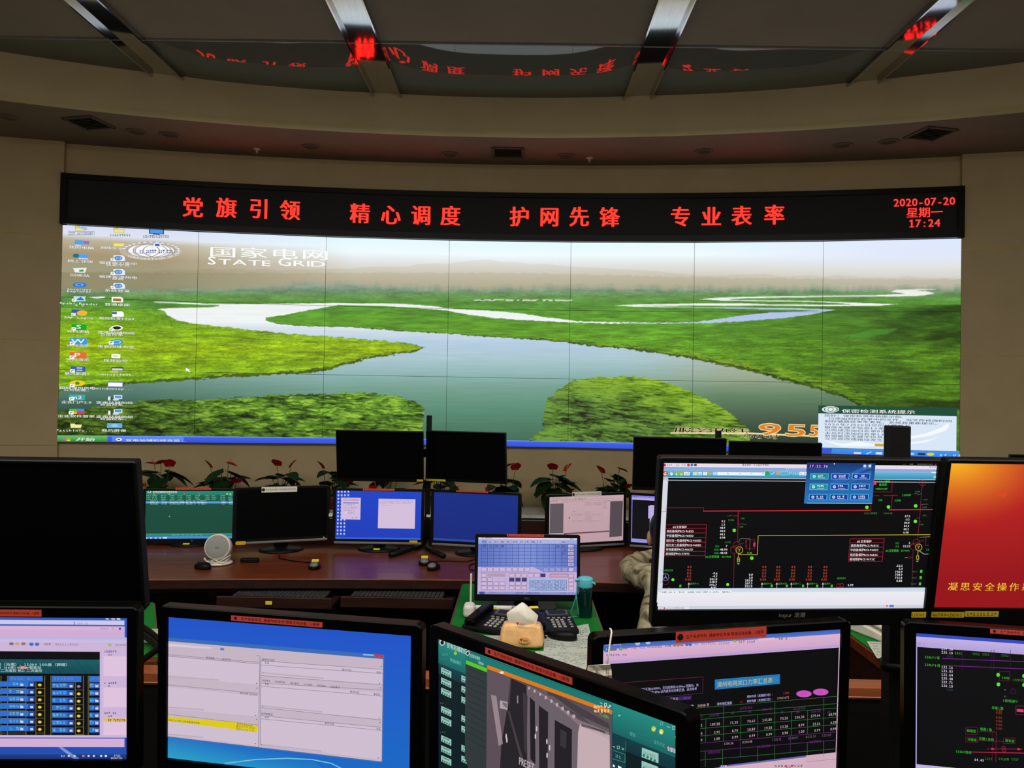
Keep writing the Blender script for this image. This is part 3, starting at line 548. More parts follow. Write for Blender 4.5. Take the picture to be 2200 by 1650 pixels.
# ------------------------------------------------------------------ monitors
def monitor(name, label, pos, yaw, tilt, w, h, bez, base_z, draw=None, stand='disc', rad=.012, mat=None, group='monitors', stickers=(), chin=False, depth=.045, led=None, brand=None, foot_tag=None):
    yaw, tilt = math.radians(yaw), math.radians(tilt); X, Y, Z = pos
    root = thing(name, label, 'monitor', (X, Y, base_z), yaw, group); mat = mat or BLK
    T = Matrix.Translation((0, 0, Z-base_z)) @ Matrix.Rotation(-tilt, 4, 'X'); l, r, t, b = bez
    cx, cz, W, H = (r-l)/2, (t-b)/2, w+l+r, h+t+b
    mb = MB(); o1 = rrect(W-.004, H-.004, rad-.002, 5, cx, cz); o2 = rrect(W, H, rad, 5, cx, cz); n = len(o1)
    inn = [(w/2, h/2), (-w/2, h/2), (-w/2, -h/2), (w/2, -h/2)]
    V = [(x, -.006, z) for x, z in o1]+[(x, -.003, z) for x, z in o2]+[(x, depth*.45, z) for x, z in o2]+[(cx+(x-cx)*.8, depth, cz+(z-cz)*.75) for x, z in o2]
    V += [(x, -.006, z) for x, z in inn]+[(x, .0006, z) for x, z in inn]; i0 = 4*n; F = []
    for ring in range(3):
        for i in range(n): F.append((ring*n+i, ring*n+(i+1) % n, (ring+1)*n+(i+1) % n, (ring+1)*n+i))
    F.append(tuple(range(3*n, 4*n)))
    for c in range(4):
        for i in range(5): F.append((i0+c, c*6+i+1, c*6+i))
        F.append((i0+c, i0+(c+1) % 4, ((c+1) % 4)*6, c*6+5)); F.append((i0+c, i0+4+c, i0+4+(c+1) % 4, i0+(c+1) % 4))
    mb.add(V, F, T); hs = mb.build('housing', mat, root)
    up = np.array([0, 0, 1.]); rv = np.array([math.cos(yaw), math.sin(yaw), 0]); nv = np.array([math.sin(yaw), -math.cos(yaw), 0])
    S = PlaneS(pos, rv, up*math.cos(tilt)-nv*math.sin(tilt), T)
    if draw:
        c = Canvas(S); c.lim = (w/2, h/2); c.L = 0; c.ab(-w/2, h/2, w/2, -h/2, (9, 9, 11)); c.L = 1; draw(c, w, h); c.build('screen', LCD, root)
    else: MB().box((0, .0004, 0), (w, .0004, h), T).build('screen', OFF, root)
    if chin: MB().box((cx, -.004, -h/2-b+.006), (W-.02, .012, .0125), T).build('chin_strip', M('grey_chin', (112, 112, 110), .35), root, bevel=.003)
    if led: MB().box((led[0], -.007, led[1]), (.006, .003, .0035), T).build('power_light', glow('power_glow', lin(led[2]), 1.3), root)
    if brand:
        c = Canvas(S); c.EPS = .0064; c.face([(brand[1], brand[2])]*3, [(0, 0, 0)]*3)
        sz = brand[3]; x = brand[1]
        for t_ in (brand[0],):
            W_ = sum(glyph(ch)[2] for ch in t_)*sz
            x -= W_/2
            for ch in t_:
                g = glyph(ch)
                for f in g[1]: c.face([(x+g[0][i][0]*sz, brand[2]+g[0][i][1]*sz) for i in f], [brand[4]]*len(f))
                x += g[2]*sz
        c.build('brand_lettering', PRINT, root)
    for kind, x0, y0, x1, y1 in stickers:
        a0, b0 = S.q(x0, y0); a1, b1 = S.q(x1, y1); sticker(root, S, kind, a0, b0, a1, b1, .0112 if chin and kind[0] == 'y' else .0066)
    if foot_tag is not None: lab(MB().box((cx+foot_tag, -.046, .0165), (.035, .014, .003), R=Matrix.Rotation(.3, 3, 'X')).build('sticker', YEL, root), 'small yellow label')
    if stand:
        zb = T @ Vector((cx, depth*.8, -h/2-b*.3)); hh = zb.z
        if hh > .012: MB().box((cx, .055, (hh+.1)/2), (.075 if stand == 'disc' else .1, .03, hh+.1), None).build('neck', mat, root, bevel=.006)
        if stand == 'disc': MB().lathe([(.118, 0), (.12, .005), (.1, .013), (.045, .02), (.03, .024)], 36, (cx, .035, 0), None, 1, .8).build('base', mat, root, True)
        elif stand == 'rect': MB().slab(rrect(.24, .17, .03, 5, cx, .04), 0, .014).build('base', mat, root, bevel=.003)
    return root, S, T
def sticker(root, S, kind, a0, b0, a1, b1, lift=.0066):
    c = Canvas(S); c.EPS = lift; cols = {'red': (232, 78, 64), 'white': (232, 228, 218), 'yellow': (250, 214, 44), 'tag': (205, 205, 198)}
    bgc = cols[kind.split(':')[0]]; c.ab(a0, b0, a1, b1, bgc); c.EPS = lift+.00015; h = abs(b1-b0); wd = a1-a0
    def put(t, x, z, sz, col, wx=1):
        for ch in t:
            g = glyph(ch)
            for f in g[1]: c.face([(x+g[0][i][0]*sz*wx, z+g[0][i][1]*sz) for i in f], [col]*len(f))
            x += g[2]*sz*wx
        return x
    if kind in ('red', 'white'):
        t = '生产系统专机  确保专机专用 禁接无线设备、U盘等' if kind == 'red' else '内部专用计算机 严禁存储处理涉密信息'
        n = sum(glyph(ch)[2] for ch in t); sz = min(h*.62, wd*.86/n); col = (70, 18, 16) if kind == 'red' else (60, 56, 52)
        put(t, a0+wd*.11, b1+h*.5-sz*.36, sz, col, wd*.86/n/sz); c.face([(a0+wd*.05+h*.3*math.cos(i), b1+h*.5+h*.3*math.sin(i)) for i in [2*PI*k/12 for k in range(12)]], [(40, 16, 16)]*12)
    elif ':' in kind:
        t = kind.split(':')[1]; n = sum(glyph(ch)[2] for ch in t); sz = h*.72; put(t, a0+wd*.05, b1+h*.22, sz, (70, 50, 14), wd*.9/n/sz)
    o = c.build('sticker' if kind != 'tag' else 'paper_tag', PRINT, root)
    if kind != 'tag': lab(o, {'red': 'red warning sticker', 'white': 'white notice sticker', 'yellow': 'small yellow label'}[kind.split(':')[0]])
    return o
GREY = (150, 150, 155); RED = (225, 45, 60); DRED = (150, 30, 48); GREEN = (60, 205, 60); YLW = (205, 190, 50); WT = (238, 238, 240); LAV = (205, 180, 208)

def d_inspur(c, w, h):
    c.view(1380, 860, .2182); xr = 2912
    c.rect(184, 618, xr, 655, (232, 222, 232)); c.rect(184, 655, xr, 690, (138, 160, 214), (150, 175, 225)); c.rect(184, 690, xr, 757, (96, 184, 216), (48, 140, 180)); c.rect(184, 757, xr, 763, (210, 212, 226)); c.rect(184, 783, xr, 789, (190, 196, 204)); c.rect(184, 763, 190, 1990, (214, 216, 226))
    c.up(); c.disc(217, 637, 16, (200, 40, 50)); c.smudge(240, 628, 315, 647, GREY, 4); c.smudge(333, 628, 370, 647, GREY, 2); c.smudge(390, 628, 428, 647, GREY, 2); c.disc(454, 638, 14, (190, 60, 60)); c.disc(488, 637, 14, (70, 110, 190)); c.rect(510, 627, 535, 647, (50, 50, 60)); c.smudge(985, 627, 1250, 645, (120, 110, 120), 12); c.smudge(1410, 660, 1615, 678, (200, 215, 235), 10)
    c.disc(224, 722, 32, (225, 225, 225)); c.up(); c.ring(224, 722, 30, 13, (200, 60, 45)); c.line([(224, 722), (205, 700)], 9, (200, 60, 45)); c.line([(224, 722), (250, 715)], 9, (200, 60, 45)); c.up(-1); c.disc(287, 724, 15, (230, 232, 235)); c.disc(338, 722, 22, (150, 190, 60)); c.disc(384, 722, 22, (150, 190, 60)); c.up(); c.text(338, 735, 36, '«', WT, 'c', 1, .02); c.text(384, 735, 36, '»', WT, 'c', 1, .02); c.up(-1)
    for x0, x1, col in ((410, 466, WT), (498, 538, (200, 225, 205)), (546, 586, (222, 226, 232)), (597, 638, (225, 232, 240)), (648, 682, (170, 175, 120)), (695, 732, (190, 215, 235)), (738, 1204, (240, 244, 246)), (1548, 1616, (232, 240, 242))): c.rect(x0, 706, x1, 738, col)
    c.up(); c.smudge(416, 712, 460, 732, GREY, 4); c.text(566, 733, 28, '1:1', (80, 130, 180), 'c')
    for x in (845, 960, 1075, 1188): c.smudge(x-10, 714, x+10, 728, GREY, 2)
    c.smudge(1555, 712, 1612, 732, GREY, 5); c.up(-1); c.disc(1231, 718, 20, (40, 170, 60)); c.line([(1270, 730), (1300, 712)], 5, WT); c.disc(1337, 716, 20, (190, 170, 120)); c.frame(1365, 704, 1435, 734, 4, (150, 215, 235)); c.text(1440, 730, 32, '17:22:36', (214, 236, 245), 'l', .95); c.rect(195, 764, 212, 782, (120, 180, 225)); c.smudge(216, 766, 270, 781, (150, 155, 160), 4); c.up(-1)
    # red pop-up free diagram
    c.line([(184, 1097), (234, 1096)], 7, RED); c.line([(233, 1096), (233, 1058), (604, 1058), (600, 1090)], 4, DRED); c.line([(598, 1091), (2248, 1083)], 8, RED)
    c.line([(945, 1090), (942, 1230)], 8, DRED); c.line([(942, 1230), (936, 1395)], 6, (120, 34, 46)); c.line([(890, 1138), (945, 1138)], 5, DRED); c.line([(835, 1139), (862, 1139), (885, 1130)], 4, (90, 90, 90)); c.line([(942, 1220), (972, 1220)], 5, DRED); c.line([(978, 1212), (1000, 1222), (1028, 1220)], 4, (100, 100, 100))
    c.text(905, 1188, 22, '11乙B4', (50, 170, 60), 'r', .8); c.text(972, 1170, 20, '11B1', (50, 170, 60), 'l', .8); c.text(955, 1252, 20, '118B', (50, 170, 60), 'l', .8)
    for i, t in enumerate(('9.2', '1.5', '48.9', '48.8', '48.1', '0.98')): c.text(817, 1201+32*i, 27, t, WT, 'r', 1, .02)
    for x, y in ((905, 1281), (1078, 1554)): c.disc(x, y, 17, (110, 235, 50)); c.up(); c.ring(x, y, 8, 3, (60, 150, 30)); c.up(-1)
    c.ring(930, 1428, 38, 4, DRED); c.ring(902, 1475, 36, 4, (120, 30, 40)); c.line([(865, 1450), (1000, 1405)], 4, DRED); c.ring(955, 1475, 36, 5, YLW); c.text(955, 1492, 46, 'Y', YLW, 'c'); c.line([(945, 1400), (965, 1362), (1062, 1362)], 4, (110, 110, 115)); c.frame(1020, 1374, 1106, 1462, 4, DRED); c.line([(1062, 1362), (1056, 1480)], 4, (110, 110, 115)); c.rect(1094, 1400, 1112, 1440, (210, 50, 90)); c.poly([(1012, 1390), (1032, 1390), (1022, 1408)], DRED); c.poly([(1012, 1440), (1032, 1440), (1022, 1422)], DRED)
    c.line([(948, 1512), (950, 1518), (1133, 1521), (1141, 1333), (2838, 1323)], 5, YLW); c.line([(947, 1518), (945, 1550)], 5, YLW); c.frame(935, 1552, 957, 1590, 5, YLW); c.disc(946, 1571, 6, YLW); c.poly([(930, 1602), (960, 1602), (945, 1620)], GREY); c.text(1055, 1510, 24, '118B', GREEN, 'c', .9); c.line([(905, 1510), (895, 2040)], 5, (110, 40, 46))
    for i, t in enumerate(('#2主变保护', '高后备保护RCS-9681D', '中后备保护RCS-9681D', '低分支一后备保护RCS-9681D', '低分支二后备保护RCS-9681D', '非电量保护RCS-9661D', '差动保护PCS-978T1')):
        y = (1258, 1299, 1343, 1391, 1436, 1479, 1522)[i]; c.text((300 if i == 0 else 241-2*i), y, 28, t, WT, 'l', .93, .015)
    ys = (1226, 1263, 1307, 1354, 1399, 1446, 1489, 1531)
    for i, y in enumerate(ys): c.line([(232-2*i, y), (632-2*i, y-2)], 5, DRED)
    c.line([(231, 1226), (219, 1531)], 5, DRED); c.line([(632, 1224), (618, 1529)], 5, DRED)
    c.text(620, 1550, 28, '#2主变容量   50 MVA', GREEN, 'l', .92); c.text(870, 1405, 22, '#2主变', (40, 140, 50), 'r', .8)
    for y, t, g in ((1446, '7', '档位:'), (1479, '48.94', '油温1:'), (1512, '48.43', '油温2:')): c.text(838, y, 28, t, WT, 'r', 1, .02); c.text(760, y, 22, g, (40, 160, 50), 'r', .9)
    c.up(); c.rect(1622, 610, 2262, 1016, (24, 56, 118), (44, 120, 190)); c.up()
    for k in (0, 150, 330): c.poly([(1640, 900-k), (2255, 560+60-k*.2), (2255, 660-k*.2), (1640, 930-k)] if k == 0 else [(1635, 1010-k*.3), (2255, 720-k*.1), (2255, 745-k*.1), (1635, 1014-k*.3)], (44, 100, 176))
    c.rect(1622, 1008, 2256, 1016, (120, 190, 230)); c.rect(1634, 628, 1814, 664, (60, 20, 110)); c.up()
    c.text(1642, 660, 36, '17:22:36', (226, 200, 255), 'l', 1.05, .015, .62); c.poly([(1884, 612), (1898, 626), (1888, 634)], WT)
    for x in (2190, 2240): c.rect(x-12, 634, x+12, 656, (210, 225, 240)); c.rect(x-14, 664, x+14, 668, (180, 200, 225))
    for i in range(3):
        for j in range(3):
            x, y = 1656+205*j-7*i, 719+102*i; col = (30, 140, 150) if j == 0 and i < 2 else (28, 56, 160)
            c.rect(x, y, x+174, y+59, (84, 200, 235)); c.up(); c.rect(x+5, y+5, x+169, y+54, col); c.up(); c.disc(x+36, y+30, 15, (205, 232, 245)); c.up(); c.disc(x+36, y+30, 6, col); c.up(-1); c.smudge(x+72, y+14, x+142, y+34, WT, 4); c.rect(x+72, y+42, x+142, y+47, (190, 215, 240)); c.up(-2)
    c.up(-3)
    c.view(1780, 860, .2182); c.rect(735, 610, 762, 638, (40, 40, 44)); c.up(); c.smudge(800, 615, 1030, 633, (150, 140, 140), 12); c.disc(1055, 622, 12, (200, 70, 70)); c.smudge(990, 650, 1065, 665, (120, 150, 205), 3); c.rect(1015, 705, 1062, 716, WT); c.rect(1036, 745, 1058, 766, (200, 205, 210)); c.up(-1)
    c.rect(446, 792, 470, 832, (225, 60, 100)); c.text(480, 808, 27, '110kV进线', GREEN, 'l', .95); c.text(495, 840, 27, '备自投', GREEN); c.text(465, 880, 27, 'NSR641RF', GREEN, 'l', .95); c.line([(425, 902), (622, 902), (630, 784)], 4, DRED); c.line([(424, 940), (500, 940)], 5, DRED); c.line([(540, 938), (680, 936)], 5, DRED); c.line([(628, 938), (618, 1076)], 4, DRED)
    for x, y, t in ((722, 944, '11M0甲'), (490, 991, '11k'), (650, 995, '11M0')): c.text(x, y, 27, t, GREEN, 'l', .95)
    c.ring(926, 808, 35, 4, DRED); c.ring(926, 805, 16, 4, DRED); c.line([(900, 805), (950, 805)], 3, DRED); c.line([(926, 780), (926, 850)], 3, DRED); c.line([(920, 850), (903, 1080), (897, 1160), (876, 1375)], 5, (130, 34, 48)); c.line([(840, 920), (870, 918), (885, 930), (912, 918)], 4, (100, 100, 104)); c.line([(908, 1028), (935, 1024), (982, 1022)], 4, (100, 90, 94)); c.line([(862, 1160), (892, 1158)], 4, DRED); c.line([(890, 1196), (912, 1196)], 4, DRED); c.line([(418, 1080), (415, 1018)], 5, DRED); c.line([(594, 1079), (1032, 1075)], 8, RED)
    for x, y in ((378, 1054), (590, 1050), (858, 1040), (855, 1192)): c.disc(x, y, 17, (110, 235, 50))
    for x, y, t in ((850, 906, '1183M'), (935, 985, '1182'), (920, 1060, '118甲'), (925, 1140, '1181'), (893, 1229, '118M')): c.text(x, y, 19, t, (76, 130, 80), 'l', .9)
    c.text(348, 1120, 22, '110kV II段母线', (50, 140, 60), 'l', .9); c.text(540, 1120, 22, '110kV I母', (50, 140, 60), 'l', .9)
    for i, t in enumerate(('17.2', '-3.1', '84.8', '84.4', '88.2', '0.98')): c.text(804-3*i, 1151+32*i, 27, t, WT, 'r', 1, .02)
    for i, t in enumerate(('#1主变保护', '高后备保护RCS-9681C', '中后备保护RCS-9681C', '低后备保护RCS-9681C', '差动保护RCS-9671C')): c.text((280 if i == 0 else 222-4*i), (1400, 1441, 1484, 1532, 1576)[i], 29, t, WT, 'l', .95, .015)
    for i, y in enumerate((1364, 1403, 1449, 1496, 1543, 1587)): c.line([(212-3*i, y), (550-4*i, y-2)], 5, DRED)
    c.line([(212, 1364), (196, 1587)], 5, DRED); c.line([(549, 1362), (528, 1586)], 5, DRED)
    for y, t, g in ((1415, '3', '档位'), (1447, '52.12', '油温')): c.text(805, y, 28, t, WT, 'r', 1, .02); c.text(695, y, 22, g, (40, 150, 50), 'r', .9)
    c.text(563, 1490, 27, '#1主变容量   50 MVA', GREEN, 'l', .9); c.ring(866, 1402, 36, 4, DRED); c.ring(840, 1442, 36, 4, (120, 30, 40)); c.line([(805, 1424), (940, 1376)], 4, DRED); c.ring(888, 1447, 35, 5, YLW); c.text(888, 1463, 44, 'Y', YLW, 'c'); c.line([(882, 1482), (878, 1525)], 5, YLW); c.frame(868, 1530, 888, 1566, 5, YLW); c.poly([(862, 1580), (888, 1580), (874, 1596)], GREY); c.line([(885, 1478), (940, 1514), (1005, 1514)], 5, (190, 190, 170)); c.line([(895, 1348), (1000, 1343)], 4, (140, 140, 140)); c.line([(960, 1350), (955, 1430), (990, 1430)], 4, DRED); c.text(960, 1480, 26, '11', GREEN); c.line([(832, 1480), (820, 1900)], 4, (110, 40, 46)); c.line([(750, 1550), (778, 1548)], 4, GREY); c.ring(795, 1549, 20, 4, DRED, 9); c.line([(815, 1548), (828, 1548)], 4, DRED)
    c.view(1380, 1150, .3727)
    for x in (272, 704, 784, 871, 967, 1056):
        for i, y in enumerate((189, 207, 225, 243, 261)): c.text(x+(0 if i < 4 else -4)-i, y-6 if False else y, 18, '0.0' if i < 4 else '0.00', (205, 78, 56), 'c', 1)
    for x, y0, dy, L in ((434, 225, 16.6, ('-9.6', '-4.3', '561.0', '548.9', '592.7', '-0.91')), (638, 233, 16.6, ('0.0', '3.8', '205.8', '207.5', '211.0')), (1502, 182, 17.2, ('-12.1', '6.4', '738.9', '738.9', '722.8', '0.88')), (1217, 293, 17, ('5.99',))):
        for i, t in enumerate(L): c.text(x-.8*i, y0+dy*i, 17, t, WT, 'r', 1, .02)
    for x, t in ((275, '备用十八'), (697, '备用十六'), (782, '备用十四'), (866, '备用十二'), (960, '备用十一'), (1048, '备用十')): c.text(x, 284, 13, t, (50, 170, 60), 'l', .95); c.poly([(x-14, 284), (x-7, 272), (x, 284)], (190, 190, 190)); c.line([(x-7, 282), (x-8, 304)], 2.5, (190, 190, 190))
    for x in (219, 746, 833, 926, 1008, 1092): c.rect(x-5, 285, x+5, 299, (70, 190, 60))
    for x, y in ((1607, 208), (1604, 244), (1600, 280)): c.rect(x-5, y-8, x+6, y+8, (70, 200, 60)); c.text(x-22, y+5, 11, '10117', (90, 120, 90), 'r', .9)
    for x, y in ((176, 256), (492, 284), (632, 131)): c.disc(x, y, 8.5, (110, 235, 50))
    c.text(98, 207, 13, '110kV电压互感', (50, 170, 60), 'l', .85); c.ring(134, 241, 21, 2.5, (120, 150, 200)); c.text(134, 250, 26, '人', (150, 170, 205), 'c'); c.ring(134, 266, 20, 2.5, (110, 30, 40)); c.line([(97, 269), (114, 269)], 2, DRED); c.line([(153, 300), (153, 304)], 3, GREEN); c.text(1122, 253, 13, 'II段母线PT', (50, 170, 60), 'l', .9); c.ring(1130, 290, 12, 3, DRED); c.ring(1150, 288, 12, 3, DRED)
    c.up(); c.rect(90, 306, 1627, 330, (200, 214, 232), (214, 220, 232)); c.rect(90, 330, 1627, 409, (236, 236, 242), (228, 226, 236)); c.rect(90, 409, 1626, 428, (206, 210, 222)); c.up()
    for x0, x1 in ((108, 148), (150, 203), (206, 256), (258, 303), (305, 345), (348, 400), (402, 456), (458, 512)): c.rect(x0, 318, x1, 334, (236, 238, 242)); c.up(); c.smudge(x0+4, 322, x1-4, 332, (100, 105, 120), 5); c.up(-1)
    c.rect(120, 412, 270, 427, (226, 228, 234)); c.up(); c.disc(127, 420, 5, (200, 60, 50)); c.text(137, 424, 11, 'ies700人机界面子系统', (90, 90, 100), 'l', .95); c.up(-1); c.rect(1425, 401, 1449, 414, (70, 120, 205)); c.disc(1410, 407, 5, (190, 70, 60)); c.up(-2)

def d_red(c, w, h):
    n = 28
    for i in range(n):
        for j in range(n):
            q = []; k = []
            for u, v in ((i, j), (i+1, j), (i+1, j+1), (i, j+1)):
                u, v = u/n, v/n; q.append(((u-.5)*w, (.5-v)*h)); g = max(0, 1-math.hypot(max(0, u-.03)*2.1, v*1.85)/.8); g2 = max(0, 1-math.hypot(u*.9, v*1.1)/.9)
                k.append((150+52*g2+50*g, 22+22*g2+140*g**1.15, 28+6*g2))
            c.face(q, k)
    c.up(); c.view(1780, 860, .2182); c.disc(1712, 918, 50, (212, 74, 34), 38); c.view(1380, 1150, .3727); c.text(1758, 314, 50, '凝思安全操作系统', (236, 190, 44), 'l', 1.16, .012, 1.18)

def d_pink(c, w, h):
    c.right = True
    c.ab(-w/2, h/2, w/2, -h/2, (44, 92, 190), (34, 78, 178)); c.view(0, 1280, .2242); x0 = -820; c.up()
    c.rect(x0, 238, 1192, 280, (206, 200, 232)); c.rect(x0, 294, 1194, 332, (214, 178, 214)); c.rect(x0, 332, 1194, 400, (208, 172, 212)); c.rect(x0, 400, 1226, 446, (176, 180, 226), (206, 190, 226)); c.rect(x0, 446, 1226, 1360, (204, 180, 216)); c.rect(x0, 1368, 1192, 1450, (210, 176, 214))
    c.poly([(560, 1450), (600, 1450), (760, 1560), (700, 1560)], (120, 150, 214)); c.rect(x0, 1520, 1222, 1566, (34, 62, 132), (24, 48, 110)); c.up()
    c.rect(x0, 536, 956, 1336, (12, 12, 18)); c.rect(x0, 612, 956, 748, (38, 120, 132)); c.line([(712, 248), (712, 280)], 8, (80, 100, 180)); c.smudge(740, 258, 850, 274, GREY, 6); c.smudge(1010, 214, 1170, 228, WT, 3); c.disc(1150, 316, 12, (60, 80, 170)); c.smudge(960, 306, 1100, 322, GREY, 5)
    for x, col in ((110, (120, 110, 90)), (165, (200, 160, 130)), (225, (150, 110, 100))): c.disc(x, 460, 22, col, 14)
    for x in (302, 356): c.disc(x, 464, 22, (70, 110, 190), 16)
    c.smudge(418, 454, 490, 474, (90, 80, 100), 4); c.smudge(530, 458, 760, 476, (150, 130, 160), 10); c.disc(1052, 470, 20, (150, 190, 120), 15); c.smudge(1108, 462, 1208, 482, (140, 130, 160), 7)
    for y0, y1 in ((580, 770), (880, 1068), (1168, 1335)):
        c.rect(992, y0, 1226, y1, (222, 194, 222)); c.smudge(1000, y0-56, 1120, y0-36, (70, 60, 80), 6); c.smudge(1035, y0-22, 1080, y0-6, (90, 80, 100), 2)
    c.rect(992, 1172, 1226, 1210, (222, 190, 30)); c.up(); c.smudge(1020, 1178, 1222, 1205, (110, 90, 10), 12); c.up(-1); c.up()
    TL = (196, 228, 226); c.text(-230, 668, 34, '220kV 25座（古蔺）、110kV 100座（狮楼）', TL, 'l', 1.25); c.text(-130, 696, 30, 'LTG: GIS（66座）  标2: 智能站', TL, 'l', 1.25); c.text(-130, 726, 30, '标1: 一/二次遥控 标2: 二次遥控', TL, 'l', 1.25); c.disc(222, 688, 62, (200, 130, 120), 12)
    for x0_, x1_, m in ((-290, 10, 250), (72, 430, 345), (488, 800, 722), (846, 1200, 1130)):
        xe = min(x1_, 955)
        c.line([(x0_, 766), (x0_, 1334)], 6, (120, 110, 40)); c.rect(x0_+8, 768, xe-20 if xe < 900 else xe, 820 if x0_ < 400 else 826, (48, 112, 204))
        if m < 900: c.line([(m, 824), (m, 1334)], 5, (130, 118, 40)); c.line([(x1_, 766), (x1_, 1334)], 6, (130, 118, 40))
        c.up(); c.smudge(x0_+30, 780, min(x0_+220, 950), 806, (120, 120, 160), 6); c.up(-1)
        for i in range(7):
            y = (836 if x0_ < 400 else 850)+71*i; xe2 = min(m-14, 955); c.rect(x0_+10, y-16, xe2, y+36, (38, 84, 170)); c.up(); c.rect(x0_+10, y-14, min(xe2-60, 955), y+32, (46, 112, 206)); c.up(); c.smudge(x0_+18, y-6, min(x0_+150, 950), y+22, (120, 180, 190), 4); c.rect(xe2-40, y+6, xe2-12, y+26, (215, 215, 235)); c.up(-2)
            if m < 900: c.disc((m+x1_)/2-6, y+18, 18, (226, 200, 60) if (i or x0_ != 488) else (150, 120, 170), 13); c.line([(m, y+52), (x1_, y+52)], 4, (130, 118, 40))
    c.smudge(585, 1526, 640, 1544, (190, 200, 230), 4)
    for x, col in ((660, (220, 200, 170)), (715, (210, 200, 200)), (800, (220, 120, 110)), (850, (190, 200, 230)), (900, (190, 200, 230)), (970, (200, 210, 235)), (1015, WT)): c.disc(x, 1534, 12, col, 10)
    c.text(1092, 1540, 24, '17:22', WT, 'l', 1); c.text(1062, 1562, 22, '2020/7/20', WT, 'l', 1)

def d_win7(c, w, h):
    c.ab(-w/2, h/2, w/2, -h/2, (34, 84, 200), (26, 106, 196)); c.up()
    c.face([(-w/2, -h/2+h*.22), (w*.1, -h/2+h*.1), (w*.2, -h/2), (-w/2, -h/2)], [(32, 92, 198), (30, 110, 196), (30, 130, 196), (44, 160, 196)]); c.up()
    c.view(330, 1280, .2727); c.line([(560, 1320), (800, 1290), (1050, 1280), (1250, 1290), (1400, 1320), (1500, 1370)], 8, (120, 196, 224)); c.up()
    TL = c.q(120, 330); BR = c.q(1806, 1316); ti = c.q(1818, 466)
    P = c.poly; P([(100, 328), (1818, 466), (1806, 1316), (100, 1116)], (60, 108, 180)); c.up(); P([(100, 356), (1808, 498), (1798, 1306), (100, 1106)], (196, 180, 196)); c.up()
    W_ = (206, 190, 208)
    P([(100, 374), (455, 405), (455, 418), (100, 398)], (214, 200, 216)); P([(1740, 460), (1810, 466), (1808, 484), (1742, 478)], (216, 50, 40)); P([(1650, 456), (1735, 462), (1733, 474), (1650, 468)], (150, 180, 220)); c.rect(526, 408, 556, 428, (90, 130, 190)); c.rect(582, 414, 610, 430, (200, 190, 130))
    for pts in ([(100, 474), (830, 534), (826, 700), (100, 636)], [(100, 716), (828, 790), (824, 950), (100, 886)], [(100, 960), (824, 1046), (820, 1180), (100, 1096)], [(850, 512), (1806, 580), (1802, 700), (848, 624)], [(850, 686), (1802, 764), (1798, 972), (846, 884)], [(846, 944), (1800, 1040), (1796, 1290), (842, 1176)]): P(pts, W_)
    c.up(); LN = (120, 112, 130)
    for pts in ([(100, 462), (830, 524)], [(100, 474), (830, 536)], [(100, 700), (826, 768)], [(100, 930), (824, 1018)], [(848, 512), (1806, 580)], [(848, 545), (1806, 612)], [(848, 628), (1802, 700)], [(848, 688), (1802, 742)], [(848, 712), (1802, 790)], [(846, 880), (1798, 978)], [(846, 944), (1798, 1036)], [(846, 968), (1798, 1060)], [(838, 470), (828, 1190)], [(846, 500), (842, 1180)]): c.line(pts, 3, LN)
    for pts in ([(100, 636), (515, 668)], [(100, 880), (400, 902)], [(100, 1092), (395, 1120)], [(860, 610), (1342, 654)], [(856, 872), (1330, 918)], [(850, 1176), (1326, 1228)]): c.line([(x, y-4) for x, y in pts], 12, (188, 172, 190))
    P([(100, 950), (650, 996), (820, 1022), (816, 1072), (100, 986)], (222, 202, 20)); c.up(); D = (52, 46, 60)
    for x, y, t, s_ in ((412, 494, '事项类型', 19), (540, 505, '发生时间', 19), (680, 772, '事项内容', 18), (752, 780, '发生时间', 17), (656, 1014, '事项内', 18), (710, 1024, '发生时间', 19), (854, 508, '越限信号区', 22), (876, 534, '来源', 18), (1484, 588, '事项内容', 20), (1756, 610, '事项', 19), (854, 672, '电网事项', 18), (956, 682, '启动事项区', 18), (1078, 694, '操作事项', 18), (1182, 702, 'AVC事项', 18), (1288, 712, '系统事项', 18), (1392, 722, '试验事项', 20), (876, 700, '来源', 18), (1546, 762, '事项内容', 20), (1732, 780, '事项类', 19), (848, 934, '遥测越限区', 20), (876, 960, '来源', 18), (1348, 1010, '事项内容', 20), (1756, 1054, '发生', 18), (652, 1034, '复归 07-20 17:21', 20), (652, 1056, '动作 07-20 17:21', 20), (118, 984, '县线.131测控.工控装置通讯告警', 19), (130, 404, '', 1)): c.text(x, y, s_, t, D, 'l', 1, .004)
    for x, y in ((820, 472), (1794, 556), (812, 690), (1782, 690), (816, 728), (1790, 724), (806, 942), (1778, 962), (812, 974), (1784, 998), (802, 1164), (1770, 1278), (862, 606), (858, 866), (852, 1170)): c.disc(x, y, 4.5, (104, 96, 116), 4)

